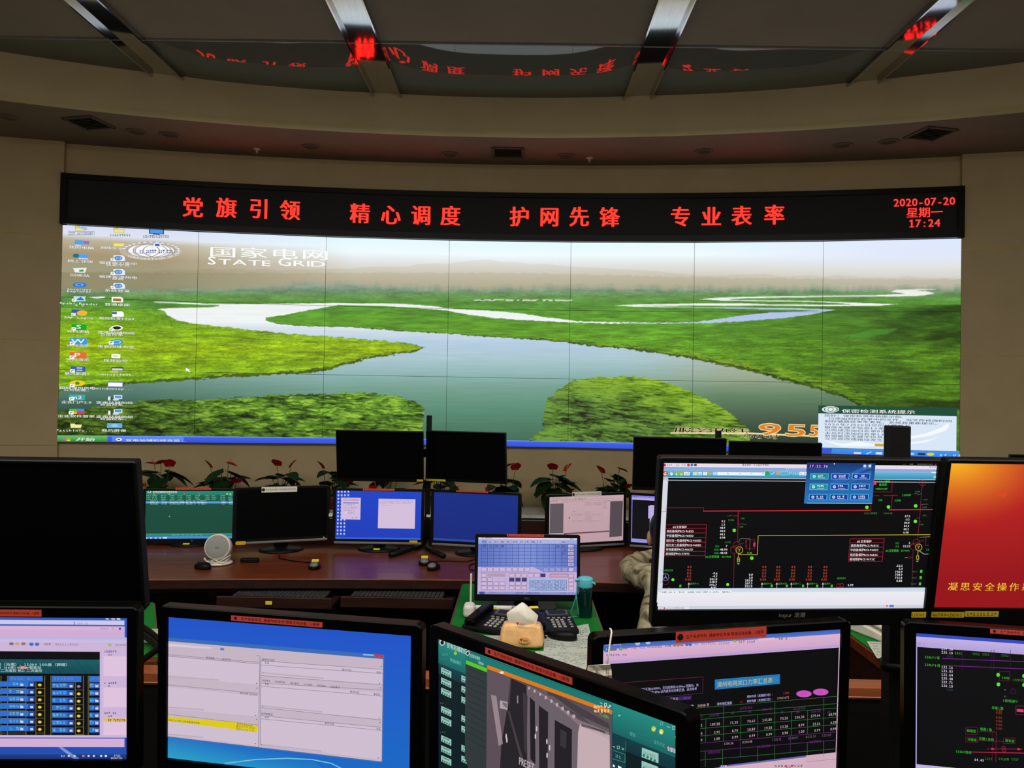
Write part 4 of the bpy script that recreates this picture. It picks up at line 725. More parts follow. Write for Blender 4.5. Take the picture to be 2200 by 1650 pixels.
def d_cctv(c, w, h):
    c.ab(-w/2, h/2, w/2, -h/2, (12, 30, 34)); c.view(900, 1320, .2727); P = lambda pts, col: c.face([(c.q(*p)[0], c.q(*p)[1] if p[1] < 1229 else -h/2+.012) for p in pts], [col]*len(pts)); TE = (34, 128, 122); c.up()
    def lp(x, y): return c.q(x, y)
    c.ab(-w/2, h/2, w/2, h/2-.044, (38, 140, 128), (24, 100, 98)); c.ab(-w/2, h/2-.044, w/2, h/2-.062, (18, 62, 70), (16, 50, 58)); c.up()
    c.disc(184, 220, 22, (215, 215, 215), 26); c.up(); c.disc(184, 222, 14, (24, 24, 26), 17); c.up(-1); c.text(220, 256, 50, '变电站辅助综合', (200, 226, 220), 'l', .8); c.disc(288, 306, 12, (150, 200, 50), 14); c.smudge(180, 306, 250, 322, (60, 150, 150), 4); c.text(245, 368, 34, '变电站索引', (120, 190, 190), 'l', .8); c.smudge(165, 340, 225, 356, (50, 120, 125), 3)
    CARD = (150, 196, 184)
    for x, ys in ((176, (415, 495, 575, 720, 800, 950, 1030, 1108)), (336, (478, 560, 644, 792, 874, 1026, 1110))):
        for y in ys:
            P([(x, y), (x+80, y+36), (x+79, y+86), (x-1, y+48)], CARD); c.up(); c.line([(x+12, y+18), (x+66, y+42)], 9, (90, 130, 125))
            for k in range(4): c.disc(x+12+17*k, y+44+8*k, 6, (52, 104, 96), 8)
            c.up(-1)
    for y in (382, 690, 918): c.smudge(166, y, 214, y+14, (60, 80, 84), 3)
    # right-hand part of the page
    for x, y, s_ in ((1758, 1048, 1.6), (1756, 1152, 1.6), (1500, 955, 1.6)):
        P([(x, y), (x+130, y+48), (x+130, y+124), (x-2, y+76)], CARD); c.up(); c.text(x+12, y+48, 30, '110kV溪东变', (70, 110, 110), 'l', .62)
        for k in range(4): c.disc(x+16+28*k, y+62+14*k, 10, (52, 120, 96), 13); 
        c.up(-1)
    c.disc(1850, 902, 18, (180, 200, 40), 22); c.disc(1910, 924, 18, (190, 204, 60), 22); c.up(); c.line([(1842, 902), (1848, 910), (1860, 896)], 5, WT); c.poly([(1900, 932), (1910, 908), (1920, 938)], WT); c.up(-1); c.text(1662, 950, 34, '搜索', (90, 170, 170), 'l', .8); c.line([(1715, 932), (1840, 976), (1840, 1008), (1715, 964), (1715, 932)], 3, (60, 110, 112)); c.text(1852, 1014, 34, '显示方式', (90, 170, 170), 'l', .75); P([(1950, 1028), (2045, 1062), (2045, 1094), (1950, 1060)], (70, 84, 110)); c.up(); c.text(1956, 1066, 38, '全部显示', WT, 'l', .72, .012); c.up(-1); c.ring(1912, 860, 13, 4, (110, 190, 180)); c.line([(1955, 884), (1980, 890)], 5, (150, 210, 205)); c.frame(1998, 882, 2018, 906, 4, (150, 210, 205)); c.disc(2032, 966, 14, (190, 215, 225), 18); c.smudge(1572, 790, 1590, 802, WT, 2)
    # camera window over it
    c.up(2); P([(370, 280), (1526, 700), (1526, 1230), (520, 1230), (362, 1130)], (22, 74, 80)); c.up(); P([(372, 284), (1526, 704), (1526, 780), (372, 356)], (28, 118, 112)); P([(372, 358), (538, 424), (536, 1230), (362, 1130)], (48, 56, 58)); c.up(); P([(372, 358), (538, 424), (538, 456), (372, 390)], (84, 196, 40)); P([(540, 398), (1522, 756), (1522, 788), (540, 428)], (222, 120, 24)); P([(540, 428), (1522, 788), (1512, 1230), (528, 1230)], (92, 78, 86))
    for k in range(12): c.line([(378, 420+50*k), (530, 484+52*k)], 6, (40, 46, 48))
    c.disc(386, 306, 15, (220, 225, 225), 18); c.up(); c.disc(386, 306, 10, (24, 40, 44), 13); c.text(398, 330, 30, '主控联动视频', (190, 220, 215), 'l', .7); c.text(470, 388, 26, '视频列表', (190, 220, 215), 'l', .6); c.line([(1428, 694), (1446, 702)], 4, WT); c.frame(1464, 700, 1480, 722, 4, WT); c.line([(1498, 712), (1516, 730)], 4, WT); c.line([(1516, 714), (1498, 728)], 4, WT); c.smudge(1380, 712, 1512, 770, (240, 190, 130), 5)
    D, Mg, Lt, Pk = (38, 34, 38), (112, 98, 106), (150, 132, 140), (196, 172, 178)
    P([(540, 430), (730, 500), (715, 730), (600, 640), (560, 640), (535, 900)], (96, 82, 90)); P([(720, 500), (850, 560), (860, 1230), (620, 1230), (650, 1030), (700, 720)], D); P([(568, 630), (612, 640), (664, 1020), (630, 1035)], (150, 132, 138)); P([(700, 760), (716, 760), (840, 1200), (820, 1200)], (80, 70, 74)); P([(860, 1230), (850, 560), (1000, 640), (1260, 860), (1240, 1230)], (108, 96, 104)); c.up()
    P([(640, 676), (700, 690), (700, 752), (640, 738)], (170, 160, 165)); P([(660, 690), (694, 700), (694, 736), (660, 728)], (60, 54, 60)); P([(820, 610), (858, 640), (850, 1100), (830, 1060)], (60, 52, 58)); P([(876, 650), (916, 690), (920, 1180), (880, 1140)], (34, 30, 34)); P([(946, 716), (1020, 770), (1010, 1230), (950, 1210)], (36, 32, 36)); P([(1072, 830), (1208, 906), (1200, 1230), (1066, 1230)], (34, 30, 34)); P([(1115, 900), (1165, 930), (1160, 1060), (1112, 1030)], (60, 54, 60)); P([(1270, 860), (1505, 950), (1512, 1230), (1230, 1230), (1256, 930)], Pk); P([(860, 560), (1000, 600), (1280, 800), (1500, 900), (1505, 990), (1260, 870), (1000, 650)], (128, 114, 120)); P([(1282, 862), (1470, 920), (1470, 938), (1282, 880)], (40, 36, 40))
    P([(860, 556), (1110, 640), (1500, 860), (1510, 930), (1260, 830), (1000, 640)], (70, 62, 66)); c.up()
    for k in range(9): x, y = 870+44*k, 580+23*k+k*k*.6; c.disc(x, y, 8+k*.6, (180, 166, 170), 12+k*.5)
    for x, y in ((920, 960), (1010, 1000), (1032, 1050), (930, 900), (1012, 1110), (690, 960), (695, 990)): c.disc(x, y, 6, (200, 190, 192), 22)
    c.disc(655, 458, 18, (220, 215, 215), 10); c.line([(780, 640), (780, 700)], 8, (150, 140, 145)); c.text(1425, 796, 36, '72.6 KB/s', (100, 210, 60), 'l', .6); c.text(792, 1180, 84, 'PRESET', (190, 180, 184), 'l', .62, .01); c.up(-2)
    P([(1526, 955), (1630, 1000), (1634, 1230), (1526, 1230)], (18, 60, 64)); c.up(); c.line([(1530, 1040), (1546, 1046)], 4, WT); c.frame(1564, 1036, 1582, 1058, 4, (140, 200, 200)); c.line([(1600, 1050), (1618, 1068)], 4, (140, 200, 200)); c.line([(1618, 1052), (1600, 1066)], 4, (140, 200, 200)); c.line([(1530, 1068), (1626, 1102), (1626, 1166), (1530, 1136)], 3, (90, 150, 150)); c.text(1550, 1122, 34, '20 %', (110, 180, 180), 'l', .7); c.poly([(1530, 1180), (1545, 1186), (1545, 1204), (1530, 1200)], WT); c.poly([(1570, 1190), (1598, 1202), (1598, 1216), (1570, 1206)], WT)

def d_table(c, w, h):
    c.ab(-w/2, h/2, w/2, h/2-.0105, (52, 84, 172), (84, 120, 200)); c.ab(-w/2, h/2-.0105, w/2, h/2-.031, (222, 178, 204), (206, 166, 204)); c.ab(-w/2, h/2-.031, w/2, h/2-.0365, (190, 160, 208)); c.view(1260, 1310, .2591); c.ab(-w/2, h/2-.03, -w/2+.0018, -h/2, LAV); c.ab(w/2-.0018, h/2-.03, w/2, -h/2, (214, 180, 200)); c.up()
    c.smudge(155, 284, 290, 296, (180, 190, 220), 8); c.disc(424, 280, 20, (170, 190, 225), 16); c.disc(510, 274, 20, (170, 190, 225), 12); c.disc(165, 332, 22, (44, 100, 170), 20); c.up(); c.text(165, 344, 36, '?', WT, 'c'); c.up(-1); c.rect(196, 316, 250, 342, (110, 110, 150)); c.disc(284, 326, 14, (110, 160, 120)); c.smudge(300, 316, 352, 330, (100, 110, 150), 5); c.smudge(370, 308, 418, 328, (200, 90, 100), 4); c.smudge(438, 302, 490, 322, (110, 110, 170), 4); c.smudge(505, 296, 630, 316, (120, 120, 170), 10); c.smudge(650, 290, 704, 310, (90, 80, 130), 4)
    for x in (730, 760, 790): c.disc(x, 296-.05*(x-730), 14, (176, 120, 80), 10)
    for x in (832, 860): c.disc(x, 288, 14, (70, 110, 190), 13)
    c.smudge(900, 278, 925, 292, (90, 60, 90), 2); c.smudge(950, 270, 1205, 288, (150, 120, 150), 14); c.disc(1232, 262, 12, (150, 180, 60)); c.smudge(1262, 256, 1400, 274, (110, 90, 110), 8); c.rect(1420, 240, 1560, 258, (226, 186, 206)); c.smudge(1575, 232, 1670, 252, (130, 110, 100), 5); c.smudge(162, 366, 335, 382, (110, 90, 140), 9)
    P = c.poly; P([(1064, 580), (1604, 534), (1604, 614), (1064, 662)], (38, 128, 190)); c.up(); c.line([(1070, 590), (1598, 544), (1598, 606), (1070, 654), (1070, 590)], 3, (20, 90, 150)); c.text(1080, 640, 50, '漳州电网关口力率汇总表', (200, 186, 80), 'l', .94, .006); c.up(-1)
    W_ = (190, 176, 232); c.line([(200, 612), (966, 556)], 4, (96, 36, 52)); c.line([(966, 556), (964, 690), (470, 740)], 4, (70, 40, 70))
    for x, y, s_, t, col in ((275, 652, 26, '情况:', W_), (330, 682, 27, '正免考核：有功正送≤30MW。无功控制在±10Mvar范围内。该', W_), (330, 712, 27, '有功时，无功功率倒送10Mar以内或无功功率正送，该点免考', W_), (650, 756, 27, '自供区有功', W_), (655, 794, 27, '2   56', WT), (762, 818, 26, '全网安全天数:', W_), (920, 806, 28, '10508 天', (226, 190, 190)), (1080, 792, 26, '漳州地区温度:', W_), (1330, 730, 24, '网供负荷（发展部口径）:', W_), (1330, 768, 24, '网供电量（发展部口径）:', W_), (1632, 702, 27, '1582', (180, 50, 70)), (1580, 744, 27, '57803672', (200, 130, 130)), (1272, 774, 26, '35', (150, 40, 56))): c.text(x, y, s_, t, col, 'l', .88)
    P([(762, 720), (870, 710), (870, 744), (762, 752)], (56, 34, 88)); c.up(); c.text(800, 744, 26, '302.00', (130, 70, 180), 'l', .8); c.up(-1)
    for x, y in ((1803, 697), (1942, 682)): c.disc(x, y, 64, (196, 84, 190), 28, 26); c.up(); c.text(x, y+10, 28, '运行', (220, 50, 110), 'c', .9); c.up(-1)
    G = (44, 104, 50); PU = (96, 40, 104); YS = lambda y, x: y+(x-880)*(-.084)
    for y, x0, x1, col in ((818, 820, 2090, G), (878, 880, 2090, G), (914, 880, 2090, G), (990, 880, 2090, G), (1052, 880, 2090, G), (1112, 880, 2090, PU), (1180, 880, 2090, PU), (1252, 880, 2090, G)): c.line([(x0, YS(y, x0)), (x1, YS(y, x1))], 4, col)
    for x in (990, 1138, 1280, 1420, 1562, 1700, 1834, 1968): c.line([(x, YS(914 if x not in (1138, 1562, 1968) else 818, x)), (x-3, YS(1112, x))], 4, G)
    for x in (1275, 1690): c.line([(x, YS(1112, x)), (x, YS(1250, x))], 4, (70, 44, 90))
    for x in (985, 1128, 1420, 1560, 1830, 1966): c.line([(x, YS(1180, x)), (x, YS(1310, x))], 4, G)
    for i, row in enumerate((('62.32', '189.38', '71.20', '70.65', '141.85', '73.10', '106.36', '179.46', '68.70'), ('0.00', '2.95', '8.70', '10.80', '19.50', '13.28', '8.99', '22.26', '6.20'), ('1.00', '1.00', '0.99', '0.99', '0.99', '0.98', '1.00', '0.99', '0.99'))):
        for j, t in enumerate(row): x = (962, 1108, 1258, 1400, 1540, 1672, 1808, 1940, 2072)[j]; c.text(x, YS((974, 1042, 1096)[i], x), 30, t, (206, 180, 186), 'r', .95)
    for x, t in ((1172, 'I 230.36'), (1325, 'II 230.48'), (1572, 'I 231.11'), (1706, 'II 230.47'), (1850, 'III 231.24'), (1985, 'I 231.02')): c.text(x-30, YS(1146, x), 27, t, (190, 160, 170) if x < 1400 else (120, 104, 112), 'l', .85)
    for x, y, t in ((1270, 848, '北郊变电站'), (1712, 852, '总山变电站'), (890, 866, '站'), (1005, 1206, '田墘变电站'), (1420, 1192, '龙池变电站'), (1840, 1190, '马岩变电站'), (900, 900, '110kV'), (1015, 900, '220kV侧'), (1200, 894, 'I段'), (1340, 892, 'II段'), (1455, 886, '220kV侧'), (1610, 880, 'I段'), (1740, 878, 'II段'), (1860, 876, '220kV侧'), (2000, 880, 'I段')): c.text(x, YS(y, x) if y > 880 else y-20, 26, t, PU, 'l', .9)
    P([(1105, 1294), (1820, 1208), (1820, 1222), (1105, 1312)], (96, 98, 170)); P([(1105, 1306), (1820, 1222), (1820, 1330), (1105, 1400)], (212, 176, 190)); P([(1820, 1208), (2090, 1180), (2090, 1330), (1820, 1360)], (208, 172, 188)); P([(900, 1330), (1105, 1308), (1105, 1400), (900, 1400)], (206, 170, 188)); c.up(); c.smudge(1115, 1290, 1180, 1304, WT, 4); c.smudge(1560, 1286, 1800, 1304, (90, 70, 90), 9); c.line([(1820, 1262), (2090, 1234)], 3, (150, 120, 140)); c.smudge(1650, 1290, 1700, 1310, (190, 60, 80), 2)

def d_diag(c, w, h):
    c.ab(-w/2, h/2, w/2, h/2-.0075, (52, 76, 190)); c.ab(-w/2, h/2-.0075, w/2, h/2-.0265, (196, 176, 226), (176, 160, 216)); c.ab(-w/2, h/2-.0075, -w/2+.0035, -h/2, (176, 164, 226)); c.view(1800, 1250, .2424); c.ab(-w/2, -h/2+.026, w/2, -h/2, (190, 176, 226)); c.up()
    c.smudge(700, 540, 768, 556, (140, 130, 180), 5); PU = (120, 40, 150); G = (60, 190, 50)
    c.line([(925, 679), (1660, 708)], 5, PU); c.line([(925, 740), (1660, 772)], 5, PU)
    for x in (1105, 1360, 1384, 1530): c.line([(x, 600), (x-3, 780)], 4, (54, 22, 70))
    for x, y, t in ((1020, 610, '229.58'), (1020, 642, '230.10'), (1020, 773, '133.16'), (1020, 806, '133.03'), (1020, 839, '132.64'), (1020, 872, '230.48'), (1020, 905, '229.71'), (1020, 938, '230.10'), (1296, 1594, '64.45')): c.text(x, y, 31, t, (222, 214, 228), 'r', .92, 0, .56)
    c.text(1020, 672, 28, '0.00', (50, 60, 80), 'r', .9); c.text(1020, 970, 28, '0.00', (40, 70, 90), 'r', .9)
    for x, y, t in ((770, 676, '220kV I 母'), (770, 744, '220kV II 母'), (1035, 640, '2551'), (1192, 646, '2552'), (1280, 650, '2561'), (1448, 660, '2562'), (1452, 860, '25M5'), (1552, 878, '25M9丙'), (1466, 1062, 'I 段母线PT'), (1362, 1124, '总高 I 路'), (1260, 1314, '银高 I 路'), (1142, 1328, '银塘变'), (1148, 1406, '沙建变'), (1250, 1398, '沙建 I 支线'), (1482, 1416, '美车变'), (1046, 1512, '110kV旁母'), (1302, 1576, '1517'), (1424, 1578, '1518甲'), (1538, 1580, '1527')): c.text(x, y, 28, t, G if x not in (1302, 1424, 1538, 1192, 1280, 1448, 1552) else (50, 140, 50), 'l', .92)
    for x, y in ((1421, 824), (1423, 909), (1650, 834), (1650, 914)): c.disc(x, y, 16, (90, 225, 60), 17)
    for x0, y0, x1, y1 in ((1432, 796, 1524, 876), (1134, 1288, 1236, 1352), (1134, 1376, 1240, 1424), (1468, 1384, 1570, 1432)): c.frame(x0, y0, x1, y1, 3, (110, 30, 60))
    for i, y in enumerate((1150, 1172, 1214, 1246, 1278, 1310)): c.text(1458, y+2, 28, '0.00', (170, 56, 34), 'r', .95)
    c.line([(1240, 1326), (1404, 1332), (1400, 1600)], 4, (120, 30, 50)); c.line([(1240, 1408), (1470, 1414)], 4, (120, 30, 50)); c.line([(1184, 1508), (1660, 1518)], 6, (200, 36, 76)); c.line([(1320, 1480), (1640, 1482)], 4, (150, 30, 60)); c.rect(1360, 1472, 1384, 1488, (220, 50, 90)); c.rect(1590, 1474, 1616, 1490, (220, 50, 90)); c.ring(1468, 1470, 16, 4, (170, 40, 70)); c.ring(1474, 1492, 16, 4, (170, 40, 70)); c.frame(1578, 1100, 1700, 1178, 4, (120, 30, 60)); c.rect(1586, 1126, 1646, 1150, (225, 60, 120)); c.ring(1556, 970, 24, 3, (90, 30, 100)); c.disc(1482, 958, 8, (110, 40, 110)); c.disc(1482, 1016, 10, (60, 60, 66)); c.line([(1370, 1320), (1370, 1520), (1366, 1600)], 3, (90, 24, 44))
    for x, y, t in ((1660, 656, '126.3'), (1648, 686, '1.0'), (1658, 1340, '148'), (1650, 1368, '3.2')): c.text(x, y, 30, t, (222, 214, 228), 'r' if x > 1700 else 'l', .9)

def desk_blue(c, w, h, top, bot): c.ab(-w/2, h/2, w/2, -h/2, top, bot); c.up()
def d_m1(c, w, h):
    c.view(300, 1030, .2091); c.ab(-w/2, h/2, w/2, -h/2, (22, 78, 62), (20, 70, 56)); c.up(); c.rect(62, 112, 966, 160, (30, 138, 112), (26, 124, 100)); c.rect(62, 160, 966, 226, (14, 92, 74)); c.rect(62, 226, 966, 246, (90, 156, 226)); c.rect(55, 556, 960, 582, (44, 140, 108)); c.rect(52, 586, 960, 616, (70, 140, 214)); c.up()
    c.disc(100, 128, 18, WT, 13); c.up(); c.disc(100, 128, 11, (30, 30, 30), 8); c.up(-1); c.text(134, 138, 22, '变电站辅助综合监控系统', WT, 'l', 1.0, .012); c.disc(900, 150, 11, (180, 220, 110), 8); c.disc(932, 150, 11, (180, 220, 110), 8)
    for x in (150, 306): c.disc(x, 152, 8, (190, 210, 70), 5)
    for x in (460, 610): c.disc(x, 150, 10, (200, 90, 80), 6)
    for y, n in ((168, 9), (186, 9), (204, 9)): 
        for x in (90, 150, 240, 330, 410, 500, 590, 690, 760, 850, 930)[:n+2]: c.smudge(x-20, y-5, x+30, y+5, (140, 200, 180), 5)
    for x0, x1 in ((110, 190), (225, 280), (310, 370), (378, 458), (475, 575), (590, 690), (840, 888), (920, 958)): c.smudge(x0, 214, x1, 224, (120, 180, 165), 7); c.smudge(x0, 232, x1, 242, WT, 7); c.smudge(x0, 248, x1, 258, (130, 190, 175), 7)
    for x in (70, 118, 165, 210): c.disc(x, 602, 10, (190, 220, 245), 8)
    c.rect(240, 590, 282, 614, (190, 215, 240)); c.smudge(330, 562, 660, 578, (90, 170, 140), 7); c.poly([(302, 372), (312, 382), (306, 386)], WT)
def d_m3(c, w, h):
    c.view(700, 1030, .2091); desk_blue(c, w, h, (30, 66, 196), (28, 62, 186)); c.rect(100, 592, 980, 618, (54, 96, 214)); c.rect(100, 592, 150, 618, (70, 150, 90))
    for i in range(13):
        for j in range(4 if i < 2 else (3 if i > 7 else 2)):
            x, y = 130+34*j-.8*i, 126+36*i; c.rect(x-8, y-8, x+8, y+6, (200, 214, 240)); c.rect(x-9, y+9, x+9, y+13, (140, 160, 220))
    c.up(); c.rect(160, 186, 354, 410, (208, 188, 222)); c.rect(542, 198, 914, 502, (196, 190, 228)); c.up(); c.rect(545, 212, 910, 497, (212, 190, 218)); c.rect(172, 210, 342, 216, (160, 140, 170)); c.rect(176, 234, 336, 244, (130, 130, 190)); c.smudge(180, 198, 336, 206, (140, 120, 160), 12)
    for y in (222, 236, 250, 266): c.smudge(552, y-4, 895 if y != 266 else 690, y+3, (140, 120, 150), 26)
    for y in (258, 272, 290, 314, 324, 338, 350): c.smudge(184, y-4, 300, y+3, (150, 130, 165), 8)
    c.frame(176, 250, 336, 296, 2, (160, 140, 175)); c.rect(186, 330, 228, 356, (224, 206, 232))
    for x in (270, 306): c.rect(x-10, 280, x+10, 288, (170, 150, 185)); c.rect(x-4, 388, x+16, 396, (170, 150, 185))
def d_m4(c, w, h):
    desk_blue(c, w, h, (24, 46, 132), (22, 42, 124)); c.ab(-w/2, -h/2+.012, w/2, -h/2, (44, 70, 160))
def d_m5(c, w, h):
    c.view(1140, 1030, .1515); c.ab(-w/2, h/2, w/2, -h/2, (196, 164, 172), (188, 156, 164)); c.up(); c.poly([(276, 346), (468, 338), (462, 760), (268, 764)], (92, 86, 92)); c.poly([(1130, 310), (1310, 304), (1292, 806), (1116, 818)], (84, 74, 80)); c.poly([(470, 762), (1116, 724), (1116, 744), (470, 782)], (110, 74, 86)); c.line([(268, 300), (1320, 262)], 3, (150, 120, 134)); c.line([(268, 316), (1320, 296)], 3, (150, 120, 134)); c.up()
    for x0, y0, x1 in ((310, 270, 430), (440, 266, 540), (620, 272, 790), (280, 316, 380), (478, 326, 530), (1092, 300, 1126), (310, 292, 760)): c.smudge(x0, y0-5, x1, y0+4, (110, 86, 100), 10)
    for y in (326, 340, 354, 368): c.smudge(772, y-4, 865, y+4, (140, 112, 124), 8); c.smudge(885, y-4, 1010, y+4, (140, 112, 124), 10)
    for y in range(310, 410, 16): c.smudge(1030, y-4, 1080, y+4, (140, 112, 124), 4)
    for y in range(460, 620, 16): c.smudge(770, y-4, 860, y+4, (140, 112, 124), 8)
    for y0 in (492, 584):
        for x0, x1 in ((580, 645), (660, 750), (876, 925), (935, 1000)): c.smudge(x0, y0-4, x1, y0+4, (140, 112, 124), 7); c.smudge(x0, y0+12, x1-16, y0+20, (140, 112, 124), 6)
    c.smudge(605, 448, 640, 460, (90, 66, 80), 3); c.rect(540, 534, 556, 562, (110, 86, 100))
    for x in (545, 660, 760, 870, 1020): c.line([(x, 320), (x-6, 640)], 2, (172, 142, 152))
def d_m6(c, w, h):
    c.view(1140, 1030, .1515); c.ab(-w/2, h/2, w/2, -h/2, (10, 10, 16)); c.up(); c.ab(-w/2, h/2, w/2, h/2-.026, (86, 84, 214), (196, 186, 232)); c.ab(-w/2, -h/2+.02, w/2, -h/2, (150, 146, 226)); c.ab(-w/2, h/2-.02, -w/2+.005, -h/2, (120, 116, 224)); c.up(); c.smudge(1450, 240, 1510, 256, (60, 50, 120), 5); c.smudge(1520, 240, 1780, 258, (150, 140, 200), 12); c.rect(1670, 374, 1700, 552, (190, 170, 226)); c.rect(1692, 364, 2000, 780, (196, 176, 230)); c.up(); c.smudge(1706, 392, 1750, 404, (120, 110, 160), 4); c.frame(1706, 440, 1990, 540, 3, (140, 130, 180)); c.smudge(1700, 545, 1760, 556, (120, 110, 160), 5)
def d_dell(c, w, h):
    c.view(930, 1120, .22727); c.ab(-w/2, h/2, w/2, -h/2, (186, 172, 220), (196, 176, 218)); c.up(); c.rect(428, 168, 1366, 212, (150, 170, 220)); nx = 14
    for i in range(12):
        a0 = 428+936*i/12; t = abs(i-5.5)/6; k = (int(126-34*t), int(146-34*t), int(214-24*t)); c.rect(a0, 212, 428+936*(i+1)/12, 430, k, k)
    c.poly([(428, 430), (950, 432), (1040, 478), (1366, 480), (1366, 428)], (126, 138, 210)); c.rect(428, 664, 1366, 697, (140, 146, 206)); c.rect(428, 150, 1366, 168, (222, 206, 228)); c.up()
    for i in range(7): y = 218+34*i; c.line([(458, y), (1334, y)], 3, (52, 64, 132))
    for i in range(16): x = 458+58.4*i; c.line([(x, 218), (x, 422)], 3, (52, 64, 132))
    for x in (486, 544, 602, 660): c.smudge(x-16, 226, x+16, 246, (40, 50, 100), 3)
    for y in (234, 270, 304, 340, 374, 408): c.rect(1280, y-13, 1330, y+13, (206, 188, 220)); c.up(); c.smudge(1286, y-7, 1326, y+7, (60, 50, 90), 4); c.up(-1)
    for x, y in ((1186, 238), (1244, 238), (1244, 274), (1244, 306)): c.smudge(x-20, y-9, x+20, y+9, (40, 50, 100), 4)
    for i in range(14): x = 462+57.5*i; c.rect(x, 178, x+50, 208, (120, 150, 214) if i == 0 else (176, 178, 220)); c.up(); (c.smudge(x+6, 184, x+44, 203, (60, 66, 120), 4) if i < 10 or i > 12 else None); c.up(-1)
    B = lambda x0, y0, x1, y1, f: (c.frame(x0, y0, x1, y1, 3, (110, 96, 130)), c.rect(x0+2, y0+2, x1-2, y1-2, f))
    PK = (204, 182, 216)
    for i in range(8): B(458+58.5*i, 438, 508+58.5*i, 472, PK)
    for i in range(4): B(1045+59*i, 440, 1092+59*i, 474, (150, 156, 214))
    B(1282, 440, 1330, 474, PK); c.line([(428, 482), (1366, 484)], 3, (150, 130, 170)); c.frame(456, 490, 690, 656, 3, (170, 150, 186)); c.line([(720, 490), (720, 656)], 3, (170, 150, 186))
    for r_, y in enumerate((494, 534, 572, 612)):
        for i in range(4):
            if (r_ == 0 and i > 0) or (r_ == 1 and i > 1): continue
            B(458+58.5*i, y, 506+58.5*i, y+34, PK)
        for i in range(3): f = (60, 54, 110) if r_ == 1 else PK; B(722+59*i, y, 770+59*i, y+34, f)
    c.rect(514, 494, 682, 522, (176, 150, 176))
    for i in range(3): B(900+58*i, 494, 948+58*i, 528, PK if i < 2 else (60, 54, 110))
    c.rect(1106, 498, 1276, 528, (200, 160, 186)); c.frame(1106, 498, 1276, 528, 4, (90, 60, 80))
    for y in (500, 538, 576, 616): B(1284, y, 1332, y+34, (214, 178, 206))
    c.rect(905, 540, 1266, 655, (160, 180, 224)); c.up()
    for i in range(7): c.line([(916+58*i, 560), (916+58*i, 652)], 3, (50, 60, 110))
    for y in (560, 592, 622, 652): c.line([(916, y), (1264, y)], 3, (50, 60, 110))
    for i in range(6):
        for y in (576, 607, 638):
            if y == 638 and i == 0: continue
            c.smudge(924+58*i, y-8, 962+58*i, y+8, (60, 70, 120), 4)
    c.rect(440, 664, 488, 688, (60, 80, 150)); c.smudge(530, 668, 600, 680, (110, 110, 160), 6); c.smudge(770, 670, 1010, 684, (70, 76, 130), 16); c.smudge(1200, 672, 1330, 684, (110, 110, 160), 9); c.smudge(464, 152, 566, 164, (70, 60, 80), 8); c.smudge(1285, 162, 1335, 172, (70, 60, 80), 4); c.up(-1)

DZ = .7513
# far row on the red-brown desk
B6 = (.016, .016, .012, .026)
FAR = 'monitors standing on the far desk'; UPR = 'dark monitors on the far poles'; NEAR = 'monitors of the nearest row'; NUP = 'raised monitors of the nearest row'
monitor('monitor', 'far-desk monitor showing a dark green window, behind the round white speaker', (-1.748, 4.436, .924), 7.5, 2.2, .477, .268, (.018, .016, .012, .03), DZ, d_m1, group=FAR, stickers=(('red', 378, 1047.5, 454, 1052), ('tag', 298, 1051, 306.5, 1055)), brand=('hp', .02, -.149, .014, (110, 110, 112)), foot_tag=.0)
monitor('monitor', 'switched-off black far-desk monitor with white strip on top, right of the green screen', (-1.182, 4.317, .962), 22, 1, .478, .268, B6, DZ, None, group=FAR, stickers=(('white', 562, 1046.5, 638, 1056), ('yellow:监控主机', 507, 1163, 527, 1169)), chin=True, led=(.225, -.143, (255, 160, 90)))
monitor('monitor', 'bright blue far-desk monitor with two pale windows open', (-.663, 4.388, .949), 1.5, 2.2, .477, .268, B6, DZ, d_m3, group=FAR, stickers=(('red', 780, 1049.5, 848, 1054.5), ('yellow:监控主机', 880, 1160.5, 897, 1165), ('tag', 707, 1103, 714.5, 1109.5)), chin=True, led=(.235, -.157, (255, 255, 255)), foot_tag=.0)
monitor('monitor', 'plain dark blue far-desk monitor behind the desk phones', (-.116, 4.320, .954), -10.4, 0, .477, .268, B6, DZ, d_m4, group=FAR, stickers=(('red', 981, 1053, 1049, 1059), ('tag', 917, 1105, 925, 1111)), chin=True)
monitor('monitor', 'far-desk monitor showing a pinkish document page with white strip on top', (.516, 4.525, .927), 21.4, 0, .477, .268, B6, DZ, d_m5, group=FAR, stickers=(('white', 1228, 1057, 1291, 1065.5),), chin=True, led=(.235, -.157, (255, 255, 255)))
monitor('monitor', 'half-hidden far-desk monitor with black window and lilac borders beside the seated person', (.995, 4.416, .942), -17.2, 0, .477, .268, B6, DZ, d_m6, group=FAR, chin=True)
TH = (.006, .006, .006, .016)
monitor('monitor', 'raised dark monitor left of the far centre pole', (-.682, 4.498, 1.274), -.8, -10, .49, .276, TH, .75, None, None, .004, group=UPR, stickers=(('yellow:监控', 896, 1029.5, 909, 1034),))
monitor('monitor', 'raised dark monitor right of the far centre pole', (-.189, 4.538, 1.275), -14, -8, .47, .276, TH, .75, None, None, .004, group=UPR, stickers=(('yellow:监控系统主机', 916, 1028, 958, 1034),))
monitor('monitor', 'raised dark monitor left of the far right pole, partly behind the grid diagram screen', (.998, 4.306, 1.275), -4, -8, .49, .276, TH, .75, None, None, .004, group=UPR)
monitor('monitor', 'raised dark monitor right of the far right pole, only its top edge showing', (1.548, 4.394, 1.255), -6, -8, .49, .276, TH, .75, None, None, .004, group=UPR)
monitor('monitor', 'far raised dark monitor corner just visible at the right frame edge', (2.925, 4.09, 1.226), -4, -6, .49, .276, TH, .75, None, None, .004, group=UPR)
